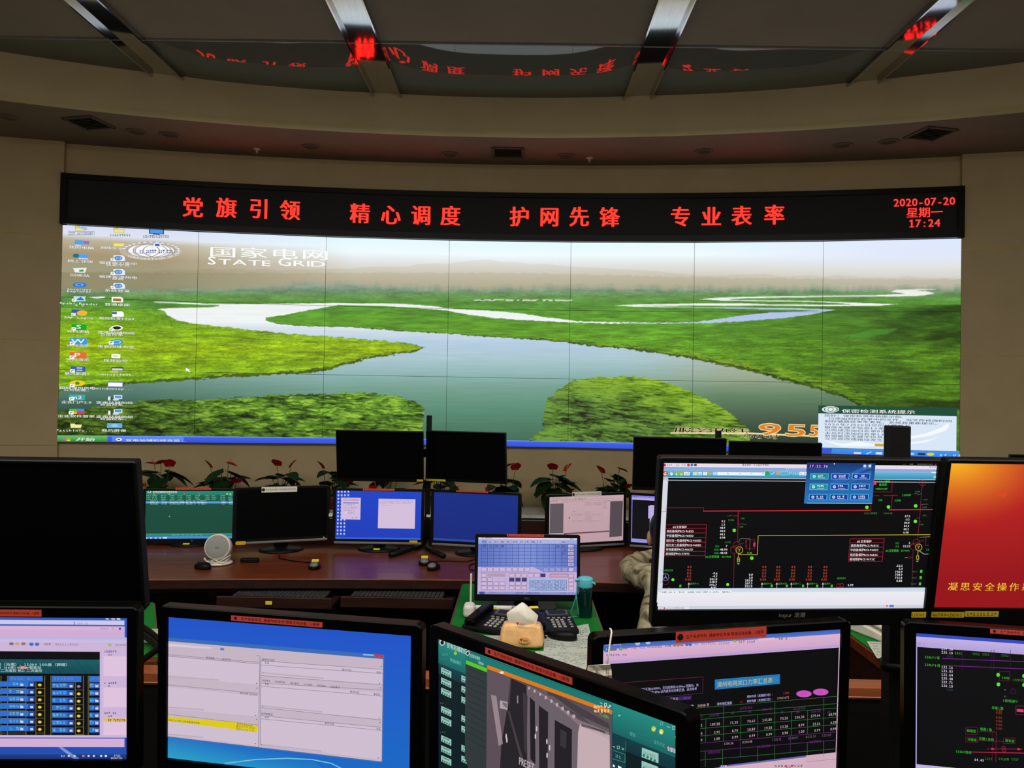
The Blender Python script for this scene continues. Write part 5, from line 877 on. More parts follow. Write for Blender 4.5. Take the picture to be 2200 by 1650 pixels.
# centre monitor on the green table
monitor('monitor', 'monitor on the green centre table showing a lilac button panel', (0.16, 3.228, 0.9341), 2.8, 5, .408, .2294, (.013, .013, .013, .026), .7538, d_dell, 'rect', .008, stickers=(('red', 1089, 1147.5, 1168.5, 1153),), brand=('DELL', .0, -.133, .012, (90, 90, 92)))
# nearest row
NB = (.02, .02, .02, .03); KZ = .7012
monitor('monitor', 'nearest-row monitor at the left frame edge with yellow dot columns and pink panels', (-.844, 1.447, 1.080), 2.5, -2.6, .477, .268, NB, KZ, d_pink, 'rect', mat=GLB, group=NEAR, stickers=(('red', -60, 1306.5, 93.5, 1322.5),))
monitor('monitor', 'nearest-row monitor with blue desktop and a large pale event-list window', (-.303, 1.431, 1.078), -10.2, -1.5, .477, .268, NB, KZ, d_win7, 'rect', mat=GLB, group=NEAR, stickers=(('red', 500.5, 1319.5, 696, 1346),))
monitor('monitor', 'nearest-row monitor turned sideways showing a teal page with camera picture', (.155, 1.174, 1.089), -44.5, -1.4, .477, .268, NB, KZ, d_cctv, 'rect', mat=GLB, group=NEAR, stickers=(('red', 1049, 1388, 1236, 1469),))
monitor('monitor', 'nearest-row monitor with a black table of figures and a hanging face mask', (.495, 1.431, 1.075), 14.6, -1.7, .477, .268, (.02, .02, .0155, .03), KZ, d_table, 'rect', mat=GLB, group=NEAR, stickers=(('red', 1448.5, 1355, 1642, 1366),))
monitor('monitor', 'nearest-row monitor at lower right with a black and green line diagram', (1.093, 1.424, 1.075), -10.7, 1.0, .477, .268, NB, KZ, d_diag, 'rect', mat=GLB, group=NEAR, stickers=(('red', 2124, 1348.5, 2318, 1372),))
IB = (.0085, .0085, .0085, .037)
monitor('monitor', 'raised near monitor showing a red and yellow power grid diagram', (0.7032, 1.6576, 1.351), 5.2, -7.7, .590, .319, IB, KZ, d_inspur, None, .006, group=NUP, stickers=(('yellow:LDD01', 1955, 1312, 1985, 1324),), led=(.275, -.189, (60, 120, 255)), brand=('inspur 浪潮', .0, -.1755, .0125, (150, 146, 140)))
monitor('monitor', 'raised near monitor at right edge with an orange-red desktop', (1.3372, 1.7394, 1.3454), 2.7, -10.2, .590, .3315, IB, KZ, d_red, None, .006, group=NUP, stickers=(('yellow:ies700-LDD01', 1998, 1311.5, 2067, 1324), ('yellow:192.121.1.27', 2070, 1310, 2140.5, 1322.5)))
monitor('monitor', 'large raised black monitor at the left frame edge, switched off', (-.957, 1.631, 1.333), 2.8, -11.2, .548, .305, (.008, .006, .006, .02), KZ, None, None, .005, group=NUP)

# ------------------------------------------------------------------ poles that carry the raised monitors
def pole(name, label, x, y, z0, z1, wd, feet=True, arms=(), collar=None, fs=1):
    t = thing(name, label, 'monitor pole', (x, y, z0), 0, 'monitor poles')
    MB().box((0, 0, (z1-z0)/2), (wd, wd, z1-z0)).build('post', DKM, t, bevel=.003)
    for ax, az, gp in arms:
        MB().box((ax/2, -.0, az-z0), (abs(ax)+.06, .024, .05)).build('arm', DKM, t, bevel=.004)
        MB().box((ax, -gp/2-.012, az-z0), (.08, gp-.0, .08)).build('mount', DKM, t, bevel=.004)
    if feet:
        for s in (-1, 1):
            f = MB().tube([(s*.006, -.01, .018), (s*.03, -.25*fs, .0165), (s*.08, -.36*fs, .0155), (s*.145, -.46*fs, .0142)], .0135, 10).build('foot', BLK, t, True)
    else: MB().slab(rrect(.16, .16, .02), 0, .012).build('base_plate', DKM, t)
    if collar: MB().lathe([(wd*.5, -.01), (wd*.72, -.01), (wd*.72, .01), (wd*.5, .01)], 24, (0, 0, collar-z0)).build('collar', BLK, t, True)
    return t
pole('monitor_pole', 'thin black pole rising between the two centre raised monitors', -.42, 4.665, .7513, 1.505, .03, True, ((-.24, 1.28, .07), (.22, 1.28, .046)))
pole('monitor_pole', 'thin black pole rising between the two raised monitors at right', 1.26, 4.50, .7513, 1.45, .03, True, ((-.24, 1.28, .13), (.28, 1.26, .03)), None, .25)
pole('monitor_pole', 'thin black pole behind the raised monitor corner at the right frame edge', 2.84, 4.20, .7513, 1.4, .03, True, ((.07, 1.23, .04),), None, .25)
pole('monitor_pole', 'thick black pole with a collar ring at right, rising above the grid diagram screen', .995, 1.83, .7012, 1.582, .044, False, ((-.28, 1.36, .1), (.28, 1.36, .03)), 1.027)
pole('monitor_pole', 'black pole behind the large switched-off monitor at left', -.957, 1.74, .7012, 1.36, .044, False, ((-.12, 1.33, .03), (.12, 1.33, .03)))

# ------------------------------------------------------------------ desks
def dyf(x): return 3.745-.033*(x-.3)**2
fd = thing('long_desk', 'long curved red-brown wooden desk under the far row of monitors', 'desk', (0, 3.7, 0))
def dstrip(o0, o1, z0, z1, x0=-4.6, x1=4.6, n=36):
    mb = MB(); v = []
    for i in range(n+1):
        x = x0+(x1-x0)*i/n; y = dyf(x)-3.7
        v += [(x, y+o0, z0), (x, y+o1, z0), (x, y+o1, z1), (x, y+o0, z1)]
    f = []
    for i in range(n):
        k = 4*i
        for a, b in ((0, 1), (1, 2), (2, 3), (3, 0)): f.append((k+a, k+4+a, k+4+b, k+b))
    f += [(0, 1, 2, 3), (4*n+3, 4*n+2, 4*n+1, 4*n)]
    return mb.add(v, f)
dstrip(.012, 1.16, .715, .75).build('desktop', WOOD, fd); dstrip(0, .012, .706, .75).build('edge_band', WOODD, fd); dstrip(-.0015, .004, .7465, .7512).build('edge_line', M('pale_top_line', (150, 92, 66), .3, var=.2), fd); dstrip(.12, .15, .66, .7145).build('apron', WOODD, fd)  # edge_line: thin paler strip along the top of the front edge
dstrip(1.0, 1.04, .752, .875).build('back_panel', WOODD, fd); dstrip(.62, .65, .02, .71).build('modesty_panel', DKM, fd)
for x in (-4.3, -2.6, -1.35, -.12, 1.35, 2.6, 4.3): MB().box((x, dyf(x)-3.7+.42, .36), (.04, .6, .7)).build('side_panel', WOODD, fd)
for x0, x1 in ((-1.26, -.72), (-.70, -.17)):
    m = (x0+x1)/2; y = dyf(m)-3.7
    tr = MB().box((m, y+.06, .655), (x1-x0-.01, .32, .012)).build('keyboard_tray', WOODD, fd)
    MB().box((m, y-.107, .668), (x1-x0-.01, .014, .05)).build('front_lip', WOODD, tr, bevel=.003)
lab(MB().box((-1.012, -.1315, .67), (.03, .002, .016)).build('sticker', YEL, fd), 'small yellow label')
for x, lb in ((-.98, 'black keyboard in the tray under the far desk, left one'), (-.44, 'black keyboard in the tray under the far desk, right one')):
    t = thing('keyboard', lb, 'keyboard', (x, dyf(x)-.012, .6615), 0, 'keyboards in the trays'); MB().box((0, 0, .012), (.44, .15, .024)).build('case', BLK, t, bevel=.004)
    mb = MB()
    for r in range(5):
        for k in range(22): mb.box((-.205+.0195*k, -.058+.029*r, .026), (.016, .022, .006))
    mb.build('keys', M('worn_grey_keys', (58, 58, 57), .5, var=.5, scale=90), t)
def side_table(label, x0, x1, y0, y1):
    t = thing('side_table', label, 'table', ((x0+x1)/2, y0, 0), 0, 'narrow tables between the rows'); w_ = x1-x0; d = y1-y0
    MB().box((0, d/2, .73), (w_, d, .038)).build('tabletop', WOOD, t, bevel=.003); MB().box((0, d/2+.02, .37), (w_-.04, d-.06, .68)).build('cabinet', WOODD, t)
    MB().box((0, -.003, .728), (w_, .008, .034)).build('edge_band', WOODE, t)
    return t
side_table('narrow wooden table carrying the desk phones and tissue pack', -.14, .45, 2.60, 3.66); lt = thing('side_table', 'angled wooden table left of centre, mostly hidden behind the nearest monitors', 'table', (-1.45, 2.57, 0), 0, 'narrow tables between the rows')
LQ = [(-.35, 0), (.40, 0), (.07, .67), (-.35, .67)]
MB().slab(LQ, .711, .749).build('tabletop', WOOD, lt, bevel=.003); MB().slab([(-.33, .04), (.3, .04), (.03, .64), (-.33, .64)], .03, .71).build('cabinet', WOODD, lt); MB().box((.02, -.005, .728), (.74, .008, .034)).build('edge_band', WOODE, lt); rt = side_table('narrow wooden table at right with the white telephone', 1.375, 1.99, 2.66, 3.62)
MB().box((-.309, .1, .62), (.012, .09, .016), R=Matrix.Rotation(-.25, 3, 'X')).build('handle', SIL, rt)
for lb, x0, x1, y0, y1 in (('green desk mat under the phones and papers on the centre table', -.132, .442, 2.615, 3.655), ('green desk mat under the white telephone on the right table', 1.383, 1.98, 2.675, 3.6)):
    tag(MB().box(((x0+x1)/2, (y0+y1)/2, .7515), (x1-x0, y1-y0, .003)).build('desk_mat', GRN), lb, 'desk mat', 'green desk mats')
tag(MB().slab([(-1.79, 2.58), (-1.06, 2.58), (-1.385, 3.235), (-1.79, 3.235)], .75, .753).build('desk_mat', GRN), 'green desk mat on the angled left table', 'desk mat', 'green desk mats')
con = thing('control_console', 'black front console with an orange wooden rear ledge below the nearest monitors', 'console', (0, 1.5, 0))
MB().box((0, 0, .685), (5.6, 1.76, .03)).build('deck', M('black_rubber_deck', (4, 4, 4), .9, spec=.05), con); MB().box((0, .985, .73), (5.6, .075, .036)).build('ledge', WOODE, con, bevel=.002); MB().box((0, .9465, .7195), (5.6, .003, .002)).build('edge_strip', M('pale_edge_line', (196, 150, 120), .4), con); MB().box((0, .97, .355), (5.6, .03, .71)).build('back_panel', DKM, con)
for x in (-2.78, -1.4, 0, 1.4, 2.78): MB().box((x, 0, .335), (.04, 1.7, .67)).build('side_panel', DKM, con)

# ------------------------------------------------------------------ planter and flowers along the curved wall
pl = thing('planter_bench', 'long low curved bench with white edge carrying the red flowers', 'planter', (0, 0, 0))
wallstrip('body', -4.2, 4.2, 0, .495, WR-.5, WOODD, 40, .5, pl); wallstrip('top_edge', -4.2, 4.2, .497, .525, WR-.515, WHT, 40, .53, pl)
LEAF = M('anthurium_leaf', (26, 58, 22), .6, spec=.2, var=.35, scale=14); STM = M('green_stem', (52, 88, 38), .5); REDF = M('red_spathe', (188, 20, 24), .5, spec=.15, var=.2, scale=30); SPX = M('spadix', (214, 150, 60), .6); POT = M('dark_red_pot', (92, 26, 22), .4); SOIL = M('potting_soil', (40, 30, 24), .95, bump=.4)
def leaf(mb, p, yaw, el, L, W, droop, n=7):
    d = Vector((math.cos(yaw)*math.cos(el), math.sin(yaw)*math.cos(el), math.sin(el))); sd = Vector((-math.sin(yaw), math.cos(yaw), 0)); up = sd.cross(d)*-1
    v = []; f = []
    for i in range(n+1):
        t = i/n; wv = W*.5*(1.32*math.sin(PI*min(1, (t+.16)/1.16))**.75*(1-t*.35)) if i < n else .0005; c = Vector(p)+d*(L*(t-.12))-Vector((0, 0, 1))*droop*L*t*t
        for k in (-1, -.5, 0, .5, 1): v.append(c+sd*wv*k+up*abs(k)*wv*.28-(d*abs(k)*L*.14 if i == 0 else Vector()))
    for i in range(n):
        for k in range(4): f.append((i*5+k, i*5+k+1, i*5+k+6, i*5+k+5))
    mb.add(v, f)
RP = random.Random(5)
def plant(x, label, nl, fl, sc=1.0):
    y = arc(18.6, 7.82, x)-.34; t = thing('anthurium', label, 'potted plant', (x, y, .526), 0, 'red anthuriums along the wall')
    MB().lathe([(.06, 0), (.085, .1), (.09, .125), (.08, .125), (.075, .108)], 20).build('pot', POT, t, True); MB().lathe([(.074, .104), (.073, .11)], 20).build('soil', SOIL, t)
    lm = MB(); sm = MB(); a0 = RP.uniform(0, 6)
    for i in range(nl):
        a = a0+i*2.4+RP.uniform(-.3, .3); r = RP.uniform(.02, .09)*sc; z = RP.uniform(.14, .33)*sc; e = RP.uniform(-.5, .35); p = Vector((math.cos(a)*r, math.sin(a)*r*.7, z))
        sm.tube([(math.cos(a)*.015, math.sin(a)*.015, .1), p*.55+Vector((0, 0, .05)), p], .0035, 5); leaf(lm, p, a, e, RP.uniform(.17, .24)*sc, RP.uniform(.12, .17)*sc, RP.uniform(.1, .4))
    lm.build('foliage', LEAF, t, True); sm.build('stems', STM, t, True)
    for dx, z, ya, ti in fl:
        fm = MB(); z = z-.035 if z > .3 else z; p = Vector((dx, -.05, z)); fm.tube([(dx*.2, -.01, .1), (dx*.7, -.03, z*.6), p], .003, 5)
        o = fm.build('flower_stem', STM, t, True); q = MB(); leaf(q, p, ya, ti, .10, .095, .05); q.build('spathe', REDF, o, True); MB().tube([p, p+Vector((math.cos(ya)*.02, math.sin(ya)*.02, .05))], .005, 6).build('spadix', SPX, o, True)
FA, FB, FC = ((-.04, .45, 3.3, .2), (.02, .46, -.4, .5), (.1, .44, -1.2, .9), (-.12, .22, -2.2, -.3)), ((-.11, .43, -2.6, .9), (.06, .46, .2, -.3), (.14, .25, -1.2, .6), (-.02, .17, -1.5, .2), (.1, .16, -.6, 0)), ((-.02, .45, -1.8, .8), (.11, .44, .3, .9), (-.1, .17, -1.5, .4), (.15, .2, -.8, .5))
spots = [(345, 'leftmost potted plant with red flowers above the green monitor', 10, FA), (482, 'red-flowered plant above the right end of the green monitor', 11, FB), (605, 'red-flowered plant above the black far-desk monitor', 11, FC), (722, 'red-flowered plant half hidden left of the centre raised monitors', 10, FB), (840, 'red-flowered plant hidden behind the left centre raised monitor', 9, FA), (945, 'red-flowered plant showing under the gap between the centre raised monitors', 9, FC), (1088, 'red-flowered plant peeking out right of the centre raised monitors', 11, FA), (1194, 'full red-flowered plant in the gap above the pinkish document monitor', 13, FC), (1318, 'red-flowered plant left of the right raised monitors', 12, FB), (1440, 'red-flowered plant hidden behind the right raised monitors', 9, FC)]
for px, lb, nl, fl in spots:
    Y = arc(18.6, 7.82, (px-1115)/1680*7.4+.113)-.34; plant((px-1115)/1680*Y+.113, lb, nl, fl, 1.05)
tag((lambda mb: [leaf(mb, (math.cos(a)*.03, math.sin(a)*.03, .0), a, 1.0, .42, .06, .35) for a in (3.6, 4.2, 4.9, 5.5, 2.6, .4)] and mb.build('spider_plant', M('long_green_leaf', (38, 84, 30), .4, var=.3), None, True))(MB()), 'low plant with long narrow leaves in front of the white bench edge', 'plant').location = (.2, 6.62, .43)
tag(MB().lathe([(.08, 0), (.11, .4), (.12, .43), (.1, .43), (.095, .4)], 20).build('floor_pot', POT, None, True), 'tall dark pot holding the long-leaved plant before the bench', 'pot').location = (.2, 6.62, 0)

# ------------------------------------------------------------------ things on the far desk
sp = thing('round_speaker', 'round white speaker with grey cloth front on the far desk', 'speaker', (-1.405, 3.985, .7505), math.radians(8))
MB().lathe([(.05, 0), (.068, .002), (.07, .008), (.064, .013), (.03, .016)], 40).build('base', WHT, sp, True)
TS = Matrix.Translation((0, 0, .085)) @ Matrix.Rotation(math.radians(-12), 4, 'X') @ Matrix.Rotation(math.radians(90), 4, 'X')
MB().lathe([(.03, -.05), (.052, -.044), (.063, -.025), (.066, .01), (.064, .032), (.06, .036)], 40, T=TS).build('shell', WHT, sp, True)
MB().lathe([(.0598, .0345), (.057, .037), (.02, .0385), (.003, .0386)], 40, T=TS).build('cloth_front', M('grey_speaker_cloth', (150, 150, 146), .9, var=.12, scale=500, bump=.2), sp, True)
c = MB()
for x in (-.006, 0, .006): c.box((x, -.0395, .088), (.002, .001, .008))
c.build('emblem', DKM, sp)
cord = MB().tube([(-1.47, 3.99, .775), (-1.455, 3.93, .79), (-1.43, 3.915, .768), (-1.40, 3.912, .785), (-1.375, 3.92, .775), (-1.35, 3.935, .79), (-1.335, 3.96, .80), (-1.345, 3.99, .785), (-1.36, 3.93, .766), (-1.42, 3.925, .765), (-1.465, 3.95, .78), (-1.475, 3.98, .76)], .0028, 6, Matrix.Rotation(-math.radians(8), 4, 'Z') @ Matrix.Translation((1.405, -3.985, -.7505))).build('power_cord', CRM, sp, True)
def mouse(label, x, y, z, rz, sticker_=None, grey=False, L=.1, group='computer mice on the far desk', name='computer_mouse'):
    t = thing(name, label, 'mouse', (x, y, z), rz, group)
    mb = MB(); mb.ell((0, 0, .006), (.03, L*.5, .026), 20, 12, q=.8); mb.v = [Vector((p.x*(1-.12*(p.y/L)), p.y, max(0, p.z)*(1-.35*p.y/L))) for p in mb.v]; mb.build('body', BLK, t, True)
    if grey: g = MB(); g.ell((0, -.022, .0195), (.023, .027, .0165), 16, 8); g.build('palm_cover', M('grey_mouse_cover', (112, 112, 108), .4), t, True)
    MB().box((0, .026, .0255), (.006, .014, .009)).build('wheel', DKM, t, bevel=.002)
    if sticker_: lab(MB().box((0, .016, .0345), (.034, .024, .002), R=Matrix.Rotation(.35, 3, 'X')).build('sticker', YEL, t), 'yellow sticker')
    return t
mouse('plain black mouse in front of the round white speaker', -1.44, 3.872, .7505, 1.1)
mouse('black and grey mouse with yellow sticker in front of the black far-desk monitor', -.897, 3.925, .7505, .1, True, True)
mouse('black and grey mouse with yellow sticker touching another mouse', -.362, 4.06, .7505, .1, True, True)
mouse('small black mouse in front of the stickered one near the blue monitors', -.302, 3.955, .7505, -.3, None, True)
tag(MB().box((-1.262, 4.035, .7605), (.09, .035, .02)).build('small_box', BLK, None, bevel=.004), 'small flat black box on the far desk right of the speaker', 'box')
for pts, lb in (([(-.9, 3.975, .754), (-.93, 4.03, .753), (-1.05, 4.07, .753), (-1.14, 4.13, .753), (-1.16, 4.2, .755)], 'thin black mouse cord running to the black far-desk monitor'), ([(-.35, 4.11, .754), (-.27, 4.14, .753), (-.15, 4.13, .753), (-.1, 4.2, .753), (-.05, 4.28, .755)], 'thin black mouse cord behind the stickered mouse'), ([(-.06, 4.16, .753), (-.13, 4.05, .753), (-.12, 3.95, .753), (-.06, 3.9, .753), (.0, 3.88, .754)], 'loose black cable end on the far desk left of the lilac screen')):
    tag(MB().tube(pts, .0028, 6).build('cable', BLK, None, True), lb, 'cable', 'thin cables on the far desk')

# ------------------------------------------------------------------ things on the green centre table
MZ = .7535
def phone(label, x, y, rz, body, hs, keys, group='desk telephones', z=MZ):
    t = thing('desk_phone', label, 'telephone', (x, y, z), rz, group)
    mb = MB().add([(-.1, -.105, 0), (.1, -.105, 0), (.1, .1, 0), (-.1, .1, 0), (-.1, -.105, .022), (.1, -.105, .022), (.1, .1, .048), (-.1, .1, .048)], [(3, 2, 1, 0), (4, 5, 6, 7), (0, 1, 5, 4), (1, 2, 6, 5), (2, 3, 7, 6), (3, 0, 4, 7)]); mb.build('body', body, t, bevel=.006)
    sl = math.atan(.026/.205); R = Matrix.Rotation(sl, 3, 'X'); zz = lambda yy: .022+(yy+.105)*.026/.205
    h = MB(); h.box((-.068, 0, zz(0)+.019), (.045, .2, .018), R=R); h.box((-.068, -.075, zz(-.075)+.01), (.048, .05, .026), R=R); h.box((-.068, .075, zz(.075)+.01), (.048, .05, .026), R=R); h.build('handset', hs, t, bevel=.009, seg=3)
    MB().box((.035, .062, zz(.062)+.004), (.1, .052, .012), R=R).build('display_frame', M('phone_grey', (70, 72, 76), .4), t, bevel=.003); MB().box((.035, .062, zz(.062)+.0108), (.076, .034, .002), R=R).build('display', OFF, t)
    for r in range(4):
        for k in range(3): yy = -.005-.023*r; MB().box((.0+.022*k, yy, zz(yy)+.002), (.014, .012, .006), R=R).build('key', keys, t, bevel=.002)
    for k in range(5): MB().box((-.012+.024*k, .02, zz(.02)+.001), (.014, .006, .004), R=R).build('key', keys, t)
    for k in range(4): yy = -.005-.023*k; MB().box((.076, yy, zz(yy)+.001), (.012, .007, .004), R=R).build('key', keys, t)
    co = MB(); co.tube([(-.075-.006*math.cos(i*1.1), -.1-.0022*i, .012+.006*math.sin(i*1.1)) for i in range(34)], .0022, 5); co.build('coiled_cord', hs, t, True)
    return t
KEY = M('light_phone_keys', (160, 158, 150), .4)
phone('black desk phone left of the tissue pack, turned to the right', .03, 2.985, math.radians(-24), BLK, GLB, KEY); bpy.data.objects['desk_phone'].scale = (.88, .88, .88)
p2 = phone('black desk phone right of the tissue pack with a yellow sticker on its handset', .252, 2.985, math.radians(9), BLK, GLB, KEY); p2.scale = (.86, .86, .86)
lab(MB().box((-.068, .075, .0735), (.04, .024, .001), R=Matrix.Rotation(.126, 3, 'X')).build('sticker', YEL, p2), 'yellow sticker')
phone('white desk phone on the right table, partly hidden by the thick black pole', 1.53, 2.98, math.radians(20), CRM, WHT, M('grey_keys', (150, 150, 146), .4))
tp = thing('tissue_pack', 'soft orange tissue pack with a white tissue pulled up', 'tissues', (.138, 2.775, MZ), math.radians(-4))
PEACH = M('peach_tissue_film', (240, 188, 128), .4, var=.14, scale=26, bump=.6); TIS = M('white_tissue', (238, 232, 218), .9, var=.03)
mb = MB(); mb.ell((0, 0, .041), (.079, .05, .0415), 36, 20, p=.3, q=.42); RP.seed(2); mb.v = [p+Vector((RP.uniform(-.002, .002), RP.uniform(-.002, .002), RP.uniform(-.0015, .0015)*(p.z > .01))) for p in mb.v]; mb.v = [Vector((p.x*(1-.10*min(1, max(0, p.z-.01)/.06)), p.y*(1-.25*min(1, max(0, p.z-.01)/.06)), max(.0005, p.z))) for p in mb.v]; mb.build('wrapper', PEACH, tp, True)
V = [(.0, .0, .156), (-.06, 0, .112), (.058, .002, .108), (-.047, -.012, .07), (.05, -.012, .07), (-.016, -.03, .128), (.022, -.034, .104), (.0, -.03, .07), (-.036, -.024, .098), (.042, -.022, .092), (0, .03, .118), (0, .026, .07), (.012, -.02, .14)]
tm = MB().add(V, [(0, 1, 5), (0, 5, 12), (0, 12, 2), (12, 5, 6), (12, 6, 2), (1, 8, 5), (1, 3, 8), (8, 3, 7), (8, 7, 5), (5, 7, 6), (6, 7, 9), (6, 9, 2), (9, 7, 4), (9, 4, 2), (0, 10, 1), (0, 2, 10), (1, 10, 11, 3), (2, 4, 11, 10)]); tm.build('tissue', TIS, tp, True, bevel=.005, seg=3)
def decal(parent, o, yaw, lean, items, name='printed_emblem'):
    r = np.array([math.cos(yaw), math.sin(yaw), 0]); u = np.array([-math.sin(yaw)*math.sin(lean), math.cos(yaw)*math.sin(lean), math.cos(lean)]); c = Canvas(PlaneS(o, r, u)); c.EPS = .0004
    for k in items:
        if k[0] == 't':
            _, x, z, sz, t, col, b = k
            for ch in t:
                g = glyph(ch)
                for f in g[1]: c.face([(x+g[0][i][0]*sz, z+g[0][i][1]*sz) for i in f], [col]*len(f))
                x += g[2]*sz
        elif k[0] == 'e':
            _, x, z, rx, rz, col = k; c.face([(x+rx*math.cos(2*PI*i/20), z+rz*math.sin(2*PI*i/20)) for i in range(20)], [col]*20); c.up()
        elif k[0] == 'p': c.face(k[1], [k[2]]*len(k[1]))
    o_ = c.build(name, PRINT, None); o_.parent = parent; o_.matrix_parent_inverse = (Matrix.Translation(parent.location) @ Matrix.Rotation(parent.rotation_euler.z, 4, 'Z')).inverted(); return o_
em = [('e', 0, 0, .021, .0115, (236, 196, 140)), ('e', 0, 0, .0195, .0102, (240, 178, 112)), ('p', [(-.016, .004), (-.013, .0065), (-.0105, .004), (-.008, .0065), (-.005, .004), (-.0105, -.005)], (196, 40, 40)), ('t', -.0045, -.0045, .0088, '相印', (150, 60, 40), 0)]
decal(tp, (.146, 2.7225, MZ+.034), math.radians(-4), .05, em); decal(tp, (.132, 2.736, MZ+.086), math.radians(-4), .25, em[2:])
mouse('black mouse lying on the papers right of the tissue pack', .285, 2.855, .757, 1.15, None, False, .115, None)
tag(MB().tube([(.225, 2.845, .762), (.215, 2.87, .76), (.222, 2.92, .762), (.228, 2.955, .765)], .004, 6).build('mouse_cord', BLK, None, True), 'short black cord of the mouse on the papers', 'cord')
bt = thing('water_bottle', 'dark teal water bottle with a light blue lid beside the lilac screen', 'bottle', (.392, 3.15, MZ))
MB().lathe([(.026, 0), (.029, .004), (.029, .1), (.027, .122), (.02, .125)], 28).build('body', M('teal_clear_plastic', (4, 70, 66), .1, trans=.7), bt, True)
LID = M('aqua_lid', (92, 200, 218), .4); MB().lathe([(.0285, .118), (.03, .122), (.0305, .15), (.028, .156), (.02, .158)], 28).build('lid', LID, bt, True); MB().tube([(-.026, -.012, .15), (-.036, -.016, .15), (-.042, -.018, .146)], .006, 8).build('spout', LID, bt, True); MB().tube([(.026, -.012, .14), (.036, -.014, .136), (.038, -.012, .13)], .004, 8).build('hinge', LID, bt, True)
MB().tube([(-.034, -.016, .14), (-.036, -.03, .10), (-.04, -.035, .085), (-.057, -.036, .03), (-.06, -.036, .012), (-.05, -.036, .006), (-.03, -.036, .008), (-.028, -.036, .02), (-.036, -.036, .07), (-.038, -.034, .09)], .0032, 6).build('wrist_strap', M('teal_strap', (40, 140, 130), .5), bt, True)
lp = thing('folding_lamp', 'white folding lamp lying under the lilac screen', 'lamp', (-.07, 3.115, MZ))
MB().box((0, 0, .028), (.045, .07, .05)).build('head', WHT, lp, bevel=.014, seg=3); MB().box((.1, .03, .03), (.17, .022, .014)).build('arm', WHT, lp, bevel=.004); MB().box((.0, .09, .075), (.008, .012, .15)).build('upright', WHT, lp, bevel=.002); MB().lathe([(.008, 0), (.01, .004), (.01, .012), (.007, .014)], 16, (.178, .018, .026)).build('hinge_knob', SIL, lp); lab(MB().box((.09, .0188, .031), (.035, .001, .008)).build('sticker', YEL, lp), 'yellow sticker')
# loose sheets
PAPER = (188, 196, 182)
def sheet(label, px, z, lines=14):
    P = [atZ(x, y, z) for x, y in px]; c = sum(P)/4; t = thing('paper_sheet', label, 'paper', tuple(c), 0, 'loose paper sheets')
    cv = Canvas(PlaneS((0, 0, 0), (1, 0, 0), (0, 1, 0), Matrix.Identity(4)))
    class HS_:
        seams = None
        def p3(s, a, b, l): q = P[0]*(1-a)*(1-b)+P[1]*a*(1-b)+P[2]*a*b+P[3]*(1-a)*b-c; return Vector((q[0], q[1], q[2]+l))
    cv.s = HS_(); cv.EPS = .0003; cv.L = 0; cv.face([(0, 0), (1, 0), (1, 1), (0, 1)], [PAPER]*4); cv.build('sheet', PRINT, t)
    cv = Canvas(HS_()); cv.EPS = .0003; r = random.Random(len(label))
    for i in range(lines):
        b = .08+.86*i/lines; a = .06
        while a < .92:
            l = r.uniform(.02, .07)
            if r.random() < .72: cv.face([(a, b), (min(a+l, .95), b), (min(a+l, .95), b+.32/lines), (a, b+.32/lines)], [(140, 146, 138)]*4)
            a += l+.02
    cv.build('printed_lines', PRINT, t)
sheet('printed sheet right of the tissue pack, under the mouse', [(1160, 1356), (1231, 1341), (1272, 1352), (1262, 1397)][:0] or [(1168, 1358), (1264, 1340), (1276, 1398), (1168, 1402)], .7555, 12)
sheet('printed sheet at the front edge of the centre table', [(1150, 1399), (1274, 1398), (1258, 1440), (1152, 1418)], .756, 10)
sheet('printed sheet behind the tissue pack, left half of the centre table', [(1016, 1364), (1090, 1366), (1088, 1392), (1020, 1390)], .7555, 8)
sheet('plain paper strip on the left green mat', [(296, 1351), (352, 1351), (354, 1381), (292, 1381)], .7555, 4)
sheet('paper sheet beside the white telephone on the right table', [(1862, 1378), (1938, 1380), (1950, 1418), (1884, 1414)], .7555, 5)
def apx(*q): return [tuple(atY(*p)) for p in q]
for i, (pts, lb) in enumerate(((apx((262, 1330, 2.85), (285, 1334, 2.8), (303, 1344, 2.75), (325, 1359, 2.7), (347, 1380, 2.65), (372, 1408, 2.6)), 'thick black cable arching over the left green mat, upper one'), (apx((262, 1348, 2.8), (285, 1352, 2.75), (303, 1360, 2.7), (325, 1376, 2.65), (347, 1398, 2.6), (372, 1428, 2.55)), 'thick black cable over the left green mat, lower one'), (apx((285, 1432, 2.54), (303, 1420, 2.54), (325, 1405, 2.54), (350, 1386, 2.52), (380, 1366, 2.48)), 'thick black cable rising across the front edge of the left green mat'))):
    tag(MB().tube(pts, .011, 10).build('cable', BLK, None, True, sub=1), lb, 'cable', 'thick cables on the left table')

